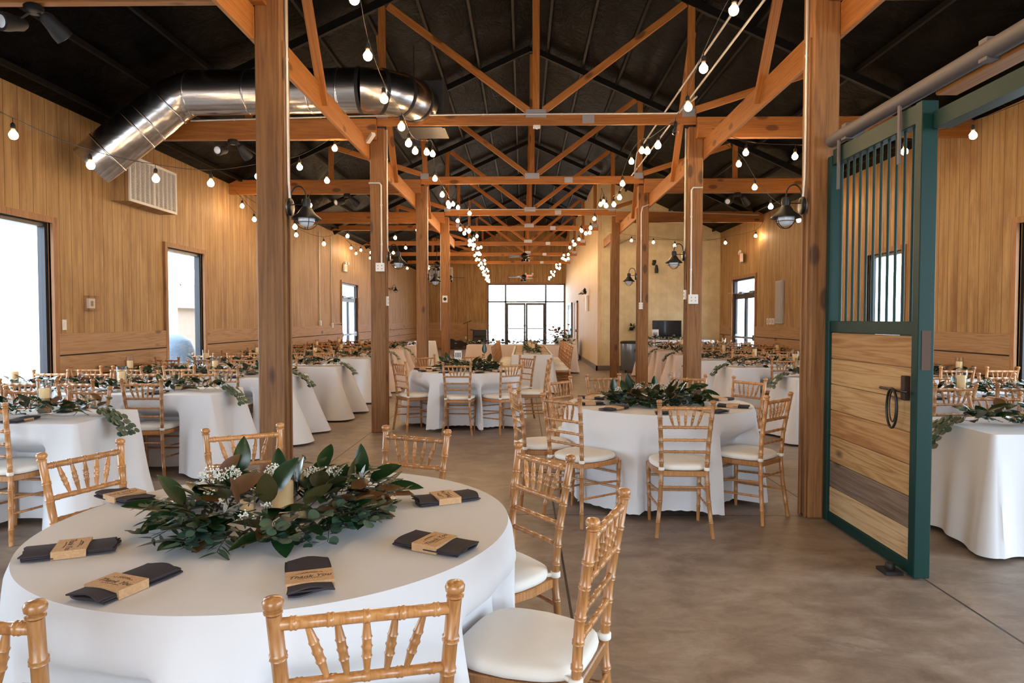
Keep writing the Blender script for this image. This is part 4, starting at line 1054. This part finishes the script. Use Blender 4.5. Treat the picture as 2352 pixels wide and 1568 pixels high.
# ================================================================ CONDUIT
def pipe(label,P,r=.011,group='metal conduits',box=None,mat=None):
    c=Vector(P[0]); t=thing('conduit',label,'conduit',c,0,group)
    m=MB(); m.sweep([Vector(p)-c for p in P],r,8); 
    for p,q in zip(P,P[1:]):
        p,q=Vector(p),Vector(q); d=(q-p); 
        if d.length>.8:
            for u in (.25,.75): m.lathe([(r,-.01),(r*1.35,-.01),(r*1.35,.01),(r,.01)],8,Matrix.Translation(p.lerp(q,u)-c)@d.to_track_quat('Z','Y').to_matrix().to_4x4())
    m.build('pipe',mat or CONDUIT,t)
    if box:
        x,y,z,w,d,h=box; m=MB(); m.box((x-w/2-c.x,y-d/2-c.y,z-h/2-c.z),(x+w/2-c.x,y+d/2-c.y,z+h/2-c.z)); b=m.build('outlet_box',WHITE,t); bev(b,.004)
        fc=MB()
        for u in (-.025,.025): 
            for v in (-.02,.02): fc.box((x+u-.008-c.x,y-d/2-.001-c.y,z+v-.008-c.z),(x+u+.008-c.x,y-d/2-c.y+.0005,z+v+.008-c.z))
        fc.build('socket_slots',GREY,b)
    return t
pipe('white conduit down the inner face of the nearest left post to its lamp',[(-1.755,5.09,4.85),(-1.755,5.09,2.9),(-1.752,5.09,2.5),(-1.742,5.09,2.36)],.011)
pipe('white conduit down the inner face of the nearest right post to its lamp',[(2.075,5.09,4.85),(2.075,5.09,2.9),(2.072,5.09,2.5),(2.062,5.09,2.36)],.011)
pipe('conduit on the front of the second left post ending in a white outlet box',[(-1.97,8.72,3.2),(-1.83,8.72,3.2),(-1.81,8.72,3.17),(-1.81,8.72,2.17)],.011,box=(-1.83,8.72,2.13,.11,.04,.11))
pipe('conduit on the front of the second right post ending in a white outlet box',[(2.27,8.72,3.13),(2.15,8.72,3.13),(2.13,8.72,3.10),(2.13,8.72,1.76)],.011,box=(2.16,8.72,1.72,.12,.04,.12))
pipe('conduit down the aisle face of the second left post',[(-1.757,8.83,3.9),(-1.757,8.83,2.4),(-1.745,8.83,2.33)],.010)
pipe('conduit down the aisle face of the second right post',[(2.077,8.83,3.9),(2.077,8.83,2.4),(2.065,8.83,2.33)],.010)
pipe('conduit on the front of the third right post ending in a small box',[(2.3,12.46,3.55),(2.16,12.46,3.5),(2.14,12.46,3.4),(2.14,12.46,1.75)],.011,box=(2.14,12.46,1.71,.07,.04,.12))
pipe('conduit down the aisle face of the third left post',[(-1.757,12.57,3.9),(-1.757,12.57,2.3)],.010)
pipe('pale rod down the fourth left post',[(-1.972,16.3,3.6),(-1.972,16.3,1.2)],.010)
pipe('long bright conduit running across the second truss chord',[(-4.2,8.63,3.97),(-2,8.63,4.02),(0,8.69,4.05),(1.93,8.69,4.05),(2.0,8.64,4.1),(2.08,8.3,4.13)],.012)
pipe('conduit running across the fourth truss chord and over the right aisle',[(-1.8,16.12,4.05),(2.1,16.12,4.05),(2.4,16.09,4.02),(5.5,16.09,3.9)],.012)
pipe('upper of two parallel conduits running down the right post row',[(1.98,-1,4.36),(1.98,12.0,4.36),(2.0,12.4,4.1)],.013)
pipe('lower of two parallel conduits running down the right post row',[(2.08,-1,4.22),(2.08,16.0,4.22)],.013)
pipe('cream conduit high along the face of the cream room wall',[(2.6,19.565,3.55),(3.0,19.565,3.72),(5.5,19.565,3.72)],.025,mat=CREAM)
for y,z,l in ((17.8,1.42,'nearer'),(18.9,1.35,'farther')):
    pipe('grey conduit down the left wall, %s of two beside the side door'%l,[(XL+.02,y,3.75),(XL+.02,y,z)]+([(XL+.02,y+1.0,z)] if l=='farther' else []),.013,box=(XL+.03,y,z-.05,.05,.08,.13))
# switch boxes on posts
for x,y,z,nm in ((2.075,8.80,1.78,'on the aisle face of the second right post'),(-1.755,8.80,1.7,'on the aisle face of the second left post')):
    t=thing('outlet_plate','small white outlet plate '+nm,'outlet',(x,y,z)); m=MB(); m.box((-.012,-.03,-.06),(.012,.03,.06)); m.build('plate',WHITE,t)
    m=MB(); m.box((-.0135,-.008,-.035),(.0135,.008,-.01)); m.box((-.0135,-.008,.01),(.0135,.008,.035)); m.build('socket_slots',BLACKM,t)
t=thing('outlet_plate','round black outlet on a white plate, fourth left post','outlet',(-1.86,16.21,1.95)); m=MB(); m.box((-.06,-.012,-.08),(.06,.0,.08)); m.build('plate',WHITE,t); m=MB(); m.lathe([(.04,0),(.04,.004)],16,Matrix.Translation((0,-.012,0))@Matrix.Rotation(PI/2,4,'X')); m.build('ring',BLACKM,t)
t=thing('motion_sensor','small white sensor under the centre of the second truss','sensor',(.17,8.72,3.917)); m=MB(); m.box((-.045,-.04,-.035),(.045,.04,0)); bev(m.build('housing',WHITE,t),.008); m=MB(); m.lathe([(.02,0),(.014,-.01),(.001,-.012)],12,Matrix.Translation((0,0,-.035))); m.build('lens',OPAL,t)
t=thing('small_lamp','small white box on the left header beam by the second post','sensor',(-1.93,8.5,3.66)); m=MB(); m.bar((0,0,0),(.1,-.12,.07),.05,.04); m.build('housing',WHITE,t)
# ================================================================ DUCT
t=thing('metal_duct','large shiny galvanised spiral air duct at upper left','duct',(-4.25,8.25,4.05),0)
def arc(c,r,a0,a1,n,ax):  # helper for elbow centres
    return [Vector(c)+Vector((r*math.cos(a),0,r*math.sin(a)) if ax=='xz' else (r*math.cos(a),r*math.sin(a),0)) for a in [R(a0+(a1-a0)*i/n) for i in range(n+1)]]
o0=Vector((-4.25,8.25,4.05)); DR=.26
P=[Vector((-5.07,7.98,3.26)),Vector((-4.9,8.03,3.43)),Vector((-4.35,8.2,3.96)),Vector((-4.2,8.24,4.10)),Vector((-4.0,8.25,4.19)),Vector((-1.95,8.25,4.21))]
m=MB(); m.sweep([p-o0 for p in P],[DR-.01]+[DR]*5,40); m.build('duct_tube',DUCT,t)
EL=[Vector((-1.95+.62*math.sin(R(a)),8.25+.62*(1-math.cos(R(a))),4.21)) for a in (0,22,45,67,84)]
m=MB(); m.sweep([p-o0 for p in EL],DR+.004,32); m.build('elbow',DUCT,t)
for i,(p,q) in enumerate([(P[1],P[2]),(P[2]*.55+P[1]*.45,P[2]),(P[2]*.75+P[1]*.25,P[2]),(Vector((-4.27,8.225,4.03)),P[3]),(P[4],P[5]),(Vector((-3.3,8.25,4.197)),P[5]),(Vector((-3.0,8.25,4.2)),P[5]),(Vector((-2.55,8.25,4.205)),P[5]),(Vector((-2.2,8.25,4.208)),P[5])]):
    d=(q-p).to_track_quat('Z','Y').to_matrix().to_4x4(); m=MB(); m.lathe([(DR,-.012),(DR+.007,-.006),(DR+.007,.006),(DR,.012)],40,Matrix.Translation(p-o0)@d,False); m.build('seam_band',DUCT,t)
for i in (0,1,2,3):
    p=EL[i]; q=EL[min(i+1,4)]; d=((q-p) if i else Vector((1,0,0))).to_track_quat('Z','Y').to_matrix().to_4x4(); m=MB(); m.lathe([(DR+.002,-.02),(DR+.010,-.02),(DR+.010,.02),(DR+.002,.02)],36,Matrix.Translation(p-o0)@d,False); m.build('black_seal_band',BLACKM,t)
m=MB(); m.box((-1.66-o0.x,8.9-o0.y,3.95-o0.z),(-1.02-o0.x,9.45-o0.y,4.55-o0.z)); m.box((-1.05-o0.x,8.87-o0.y,3.93-o0.z),(-1.02-o0.x,8.9-o0.y,4.57-o0.z)); m.build('plenum_box',plain('dull_sheet_metal',(.05,.05,.055),.5,.4),t)
m=MB(); m.sweep([Vector((-4.2,8.24,4.3))-o0,Vector((-4.2,8.24,4.5))-o0],.006,6); m.sweep([Vector((-1.4,8.8,4.4))-o0,Vector((-1.4,8.8,4.95))-o0],.006,6); m.build('hanger_wire',BLACKM,t)
# wall grille
t=thing('air_vent_box','wooden box with white louvred air grille on the left wall','air vent',(XL,9.4,3.3))
m=MB(); m.box((.0,-.6,-.3),(.24,.6,.3)); m.build('box',WALL,t)
m=MB(); 
for a,b in (((-.6,-.3),(.6,-.27)),((-.6,.27),(.6,.3)),((-.6,-.27),(-.57,.27)),((.57,-.27),(.6,.27)),((-.015,-.27),(.015,.27))): m.box((.24,a[0],a[1]),(.262,b[0],b[1]))
for k in range(1,5):
    for s in (-1,1): yy=s*k*.115; m.box((.242,yy-.006,-.27),(.26,yy+.006,.27))
f=m.build('grille_frame',WHITE,t)
m=MB()
for k in range(34): z=-.265+k*.016; m.box((.243,-.57,z),(.256,.57,z+.006))
m.build('louvres',WHITE,f); m=MB(); m.box((.2405,-.57,-.27),(.2415,.57,.27)); m.build('dark_backing',plain('vent_back',(.10,.085,.075),.8),f)
# ================================================================ SLIDING STALL DOOR
DX=2.19; t=thing('stall_door','tall green framed sliding stall door with bars above pine boards','door',(DX,4.38,0))
def dbox(n,a,b,mt,par=None,bv=.004):
    m=MB(); m.box((a[0]-DX,a[1]-4.38,a[2]),(b[0]-DX,b[1]-4.38,b[2])); o=m.build(n,mt,par or t); return bev(o,bv)
fr=dbox('near_stile',(2.18,3.80,.015),(2.27,3.865,2.66),GREEN); 
dbox('far_stile',(2.18,4.90,.015),(2.27,4.96,2.62),GREEN); dbox('top_rail',(2.19,3.865,2.55),(2.26,4.90,2.66),GREEN)
dbox('middle_rail',(2.19,3.865,1.37),(2.26,4.90,1.45),GREEN); dbox('bottom_rail',(2.19,3.865,.015),(2.26,4.90,.085),GREEN)
pine=[]
PB=[wood('pine_%d'%k,*c,'y',.6,1.1,.8,.05,0,15.0,.8) for k,c in enumerate((((.19,.085,.026),(.37,.20,.07),(.46,.28,.12)),((.21,.08,.02),(.34,.155,.045),(.44,.24,.09)),((.07,.042,.028),(.14,.088,.06),(.20,.14,.1)),((.26,.15,.07),(.46,.30,.15),(.54,.38,.21))))]
for k in range(7):
    z0=.085+k*.1836; dbox('pine_board',(2.20,3.866,z0+.001),(2.235,4.899,z0+.1815),PB[[3,2,0,1,0,0,1][k]],None,.003)
for k in range(11):
    y=3.955+k*.0875; m=MB(); m.sweep([(2.225-DX,y-4.38,1.45),(2.225-DX,y-4.38,2.55)],.0085,10); m.build('bar',GREEN,t)
for y in (4.02,4.78): m=MB(); m.box((2.17-DX,y-.012-4.38,2.36),(2.182-DX,y+.012-4.38,2.70)); m.build('hanger_strap',PIPE,t)
lt=dbox('latch_plate',(2.165,3.90,1.00),(2.20,3.94,1.14),plain('latch_rust',(.05,.03,.022),.6,.6))
m=MB(); m.sweep([(2.165-DX,3.86-4.38,1.05),(2.165-DX,4.16-4.38,1.05)],.008,8); m.build('latch_bolt',BLACK,lt)
m=MB(); P=[(2.15-DX,4.0-4.38+.055*math.cos(a)*1.0,.945+.115*math.sin(a)) for a in [2*PI*k/24 for k in range(24)]]; m.sweep(P,.0075,8,closed=True)
P=[(2.155-DX,4.0-4.38+.035*math.cos(a),.955+.09*math.sin(a)) for a in [2*PI*k/24 for k in range(24)]]; m.sweep(P,.004,6,closed=True); m.build('ring_handle',BLACK,lt)
m=MB(); m.box((2.20-DX,3.797-4.38,1.18),(2.25-DX,3.80-4.38,1.40)); m.build('edge_recess',plain('recess',(.09,.05,.035),.8),t)
t=thing('door_guide','small black floor roller at the foot of the green stall door','door guide',(2.12,3.93,0)); m=MB(); m.box((-.05,-.05,0),(.05,.06,.02)); m.lathe([(.022,.02),(.026,.025),(.026,.055),(.02,.06)],14); m.build('roller',BLACKM,t)
t=thing('door_track','weathered round metal track above the green stall door','track',(2.20,3.5,2.73)); m=MB(); m.sweep([(0,1.44,0),(0,-5.2,0)],.046,16); m.build('tube',PIPE,t)
m=MB()
for y in (1.2,-.2,-1.6,-3.0): m.box((-.03,y-.03,-.05),(.10,y+.03,.055))
m.build('bracket',PIPE,t)
t=thing('door_header','timber and green steel header behind the door track','beam',(2.29,3.0,2.62)); 
tb=timber('plank',(2.295,3.78,2.70),(2.295,-1.7,2.70),.05,.12,BEAM,t,up=(1,0,0)); 
m=MB(); m.box((-.06,-4.7,-.12),(.03,.78,-.03)); m.build('green_channel',GREEN,t)
# ================================================================ CEILING FANS, FLOODS, SIGNS
def fan(x,y,z,zr,label,rot=0,nb=5):
    t=thing('ceiling_fan',label,'ceiling fan',(x,y,z),rot,'ceiling fans')
    m=MB(); m.sweep([(0,0,.12),(0,0,zr-z)],.012,8); m.lathe([(.05,zr-z-.06),(.065,zr-z)],16); m.build('downrod',BLACK,t)
    m=MB(); m.lathe([(.03,.14),(.10,.10),(.13,.04),(.12,-.03),(.07,-.06),(.05,-.09)],20); m.build('motor',BLACK,t)
    for k in range(nb):
        a=2*PI*k/nb; M=Matrix.Rotation(a,4,'Z')@Matrix.Translation((.13,0,.02))@Matrix.Rotation(R(12),4,'X')
        m=MB(); m.box((0,-.015,-.004),(.12,.015,.004),M); m.box((.10,-.065,-.004),(.56,.065,.004),M); m.build('blade',plain('fan_blade',(.14,.11,.10),.4) if k==0 else bpy.data.materials['fan_blade'],t)
    for k in range(3):
        a=2*PI*k/3+.4; M=Matrix.Translation((.10*math.cos(a),.10*math.sin(a),-.13)); m=MB(); m.lathe([(.025,.05),(.03,.02),(.055,-.04),(.05,-.045)],12,M); m.build('light_shade',BLACK,t)
    return t
fan(.05,24.6,3.72,5.8,'dark ceiling fan over the centre of the hall, nearer one'); fan(.03,30.9,3.36,5.9,'dark ceiling fan over the centre of the hall, farther one',.5)
fan(-3.35,31,3.35,4.5,'dark ceiling fan over the far left aisle',.2); fan(-3.1,24.5,3.4,4.7,'dark ceiling fan over the left aisle, mostly behind posts',.9)
def flood(loc,label,a=0):
    t=thing('flood_light',label,'flood light',loc,a,'twin headed flood lights')
    m=MB(); m.lathe([(.05,0),(.065,-.015),(.065,-.05),(.05,-.06)],16); m.build('canopy',BLACKM,t)
    for s,d in ((-1,Vector((-.45,-.85,-.25))),(1,Vector((.5,.6,-.65)))):
        d.normalize(); b=Vector((s*.13,0,-.14)); m=MB(); m.sweep([(s*.02,0,-.05),tuple(b)],.009,6)
        M=Matrix.Translation(b)@d.to_track_quat('Z','Y').to_matrix().to_4x4(); m.lathe([(.03,-.09),(.05,-.06),(.055,.0),(.065,.05),(.066,.10)],20,M); h=m.build('lamp_head',BLACKM,t)
        m=MB(); m.lathe([(.058,.085),(.05,.098),(.03,.106),(.001,.109)],20,M); m.build('lens',OPAL,h)
flood((-3.55,4.96,3.74),'black twin headed flood light at the upper left corner',.2); flood((-3.68,8.66,3.74),'black twin headed flood light under the second left tie beam',.3); flood((3.85,12.4,3.74),'black twin headed flood light under the third right tie beam',-.2)
flood((-3.2,12.4,3.74),'black twin headed flood light under the third left tie beam',-.2)
t=thing('spot_light','black cylindrical spot lamp on the cream room wall','wall lamp',(3.72,19.598,3.05)); m=MB(); m.lathe([(.045,0),(.05,.06)],14,Matrix.Rotation(PI/2,4,'X')); m.build('base',BLACKM,t)
m=MB(); m.lathe([(.05,.02),(.055,.08),(.05,.12)],14,Matrix.Translation((0,-.12,-.02))); m.lathe([(.05,-.25),(.055,-.15),(.03,-.02)],14,Matrix.Translation((.06,-.14,-.02))); m.build('lamp_head',BLACKM,t)
EXT=text_mesh('EXIT',.15,0); EXT.materials.clear(); EXT.materials.append(EXITM)
def exit_sign(loc,rz,label):
    t=thing('exit_sign',label,'exit sign',loc,rz,'exit signs'); m=MB(); m.box((-.16,-.03,-.11),(.16,.03,.11)); f=bev(m.build('housing',WHITE,t),.01)
    o=bpy.data.objects.new('lettering',EXT); COL.objects.link(o); o.parent=f; o.location=(0,-.0312,0); o.rotation_euler=(PI/2,0,0)
    for s in (-1,1):
        m=MB(); m.lathe([(.035,0),(.05,.05),(.052,.055)],14,Matrix.Translation((s*.17,-.02,.14))@Matrix.Rotation(PI/2,4,'X')); m.build('emergency_lamp',WHITE,t)
exit_sign((XL+.04,20.3,3.0),PI/2,'white exit sign with two lamps on the left wall above the side door')
exit_sign((XR-.1,17.4,3.02),-PI/2-.25,'white exit sign with red letters on the right wall above the side door'); exit_sign((.3,YE-.04,3.62),0,'exit sign above the glazed entrance in the back wall')
# wall fittings
t=thing('thermostat','white thermostat under a clear cover on the left wall','thermostat',(XL,8.34,1.66)); m=MB(); m.box((0,-.06,-.06),(.03,.06,.06)); h=m.build('housing',WHITE,t); m=MB(); m.box((.0305,-.025,-.035),(.0315,.025,.03)); m.build('display',plain('lcd',(.25,.24,.17),.3),h)
m=MB(); 
for a,b in (((0,-.1,-.09),(.06,-.096,.09)),((0,.096,-.09),(.06,.1,.09)),((0,-.1,.086),(.06,.1,.09)),((0,-.1,-.09),(.06,.1,-.086)),((.057,-.1,-.09),(.06,.1,.09))): m.box(a,b)
m.build('clear_cover',VASE,t)
t=thing('switch_plate','white switch plate on the left wall beside the large window','switch',(XL,7.86,1.40)); m=MB(); m.box((0,-.035,-.06),(.008,.035,.06)); m.build('plate',WHITE,t); m=MB(); m.box((.008,-.012,-.03),(.013,.012,.03)); m.build('rocker',WHITE,t)
for k in range(3):
    t=thing('switch_plate','switch plate on the right wall, %s of the row of three'%['left','middle','right'][k],'switch',(XR,15.72-k*.17,1.42)); m=MB(); m.box((-.03,-.05,-.07),(0,.05,.07)); m.build('plate',WHITE,t); m=MB(); m.box((-.034,-.02,-.04),(-.03,.02,.04)); m.build('rocker',KRAFT,t)
t=thing('electrical_panel','tall grey electrical panel on the right wall','panel',(XR,15.0,1.84)); m=MB(); m.box((-.05,-.2,-.47),(0,.2,.47)); bev(m.build('cabinet',plain('panel_grey',(.42,.40,.40),.5),t)); m=MB(); m.box((-.058,-.17,-.44),(-.05,.17,.44)); m.build('cover',plain('panel_grey2',(.36,.35,.36),.5),t)
for x,z in ((-4.1,.55),(-2.9,.55)):
    t=thing('outlet_plate','white outlet low on the back wall, %s of the guitar case'%('left' if x<-3.5 else 'right'),'outlet',(x,YE-.035,z)); m=MB(); m.box((-.04,-.008,-.06),(.04,0,.06)); m.build('plate',WHITE,t)
t=thing('return_grille','large white louvred grille high on the back wall behind a post','air vent',(-4.15,YE,3.72)); m=MB(); m.box((-.6,-.06,-.38),(.6,0,.38)); m.build('frame',WHITE,t); m=MB()
for k in range(5): m.box((-.55+k*.225,-.065,-.33),(-.36+k*.225,-.06,.33))
m.build('louvre_slots',GREY,t)
t=thing('wall_planter','leafy bouquet in a white pocket on the partition wall','planter',(2.13,22.4,2.25)); m=MB(); m.box((-.08,-.09,-.5),(-.01,.09,0)); m.build('pocket',WHITE,t)
g=Green(5)
for k in range(40): d=Vector((-abs(g.r.gauss(0,.6))-.1,g.r.gauss(0,.8),g.r.gauss(.4,.5))).normalized(); g.magnolia(Vector((-.08,0,.05))+d*g.r.uniform(.0,.16),d,.13)
g.mag.build('leaves',MAG,t); g.mgb.build('brown_leaves',MAGB,t)
# ================================================================ FAR END FURNITURE
t=thing('tv_table','white clothed side table carrying the television','table',(4.35,18.95,0)); m=MB(); m.box((-.82,-.35,.87),(.82,.35,.90)); m.build('tabletop',TOPM,t)
m=MB()
for sx in (-.7,.7):
    for sy in (-.28,.28): m.sweep([(sx,sy,.87),(sx,sy,0)],.015,8)
m.build('legs',BLACK,t)
o=cloth_rect(-.84,.84,-.37,.37,-.12,31,(),CLOTH,.05,.05); o.location=(4.35,18.95,.145); tag(o,'white cloth on the side table under the television','tablecloth','white long tablecloths')
t=thing('television','black flat screen television on the side table','television',(4.0,19.05,.908)); m=MB(); m.box((-.4,-.02,.07),(.4,.03,.53)); b=bev(m.build('bezel',BLACKM,t),.006); m=MB(); m.box((-.385,-.0215,.085),(.385,-.02,.515)); m.build('screen',TVM,b)
m=MB(); m.box((-.18,-.1,0),(.18,.1,.015)); m.box((-.03,-.01,.01),(.03,.02,.1)); m.build('stand',BLACKM,t)
g=garland_mesh(95,1.5,0); t=g.place('thin leaf garland on the table before the television','garland','table_garland',(4.1,18.72,.908),'garlands on the long tables')
t=thing('framed_card','small white framed card at the left end of the television table','sign',(3.66,18.9,.908)); m=MB(); m.box((-.10,-.01,0),(.08,.01,.28)); m.build('frame',WHITE,t); m=MB(); m.box((-.07,-.0115,.05),(.05,-.01,.2)); m.build('printed_marks',GREY,t)
t=thing('trash_bin','cylindrical grey metal bin with dark lid beside the fourth right post','bin',(2.98,18.9,0)); m=MB(); m.lathe([(.25,.07),(.27,.09),(.29,.80),(.285,.82)],28); m.build('body',BIN,t); m=MB(); m.lathe([(.295,.80),(.30,.84),(.27,.87),(.001,.88)],28); m.build('lid',BLACKM,t)
for k in range(4):
    a=k*PI/2+.6; m=MB(); m.sweep([(.2*math.cos(a)-.012,.2*math.sin(a),.035),(.2*math.cos(a)+.012,.2*math.sin(a),.035)],.035,12); m.build('caster',BLACKM,t)
t=thing('potted_leaves','small green leafy stem on the cream wall above the metal bin','plant',(3.1,19.53,1.15)); m=MB(); m.lathe([(.05,0),(.06,.1)],12); m.build('pot',BLACKM,t); g=Green(6)
for k in range(14): d=Vector((g.r.gauss(0,1),g.r.gauss(0,.5)-.4,g.r.gauss(.3,.6))).normalized(); g.magnolia(Vector((0,-.02,.1))+d*.03,d,.12,None,False)
g.mag.build('leaves',MAG,t)
t=thing('guitar_case','black guitar case lying on the floor by the back wall','instrument case',(-3.2,33.9,0)); m=MB()
sh=[(-.75,.20),(-.68,.36),(-.5,.42),(-.3,.38),(-.15,.27),(0,.30),(.15,.28),(.28,.17),(.5,.13),(.8,.12),(.86,.05)]
top=[(x,z) for x,z in sh]; n=len(m.v)
for yy in (-.09,.09):
    for x,z in top: m.v.append((x,yy,.25+z*.75-.05)); 
    for x,z in top[::-1]: m.v.append((x,yy,max(.25-z*.6,.0)))
q=2*len(top); m.face(list(range(q))); m.face([q+i for i in range(q)][::-1])
for i in range(q): j=(i+1)%q; m.face([i,i+q,j+q,j])
m.build('case_body',BLACKM,t); m=MB(); m.box((-.2,-.1,.27),(-.1,-.09,.31)); m.box((.4,-.1,.27),(.5,-.09,.31)); m.build('clasps',GREY,t)
t=thing('hand_cart','black amplifier stack on a wheeled cart by the entrance','equipment cart',(-2.15,33.9,0)); 
for z0,z1,nm in ((.12,.62,'amplifier'),(.64,.95,'case')): m=MB(); m.box((-.34,-.2,z0),(.34,.2,z1)); b=bev(m.build(nm,BLACKM,t),.02); m=MB(); m.box((-.3,-.205,z0+.04),(.3,-.2,z1-.04)); m.build('front_grille',plain('speaker_grille',(.04,.045,.05),.7),b)
m=MB(); m.sweep([(-.15,.2,.3),(-.15,.2,1.35),(.15,.2,1.35),(.15,.2,.3)],.012,6); m.build('handle',GREY,t); m=MB(); m.sweep([(-.36,0,.1),(-.30,0,.1)],.1,14); m.sweep([(.30,0,.1),(.36,0,.1)],.1,14); m.build('wheels',BLACKM,t)
t=thing('music_stand','black folded microphone and music stand by the back wall','stand',(-2.75,33.6,0)); m=MB(); m.sweep([(0,0,.5),(0,0,1.3)],.015,6)
for k in range(3): a=k*2.09; m.sweep([(0,0,.5),(.22*math.cos(a),.22*math.sin(a),0)],.012,6)
m.build('tripod',BLACKM,t); m=MB(); m.bar((-.2,-.05,1.25),(.22,-.05,1.42),.12,.03); m.build('desk',BLACKM,t)
t=thing('doorstop_box','small white box on the floor by the partition wall','box',(1.75,24.0,0)); m=MB(); m.box((-.12,-.15,0),(.12,.15,.06)); m.build('box',WHITE,t)
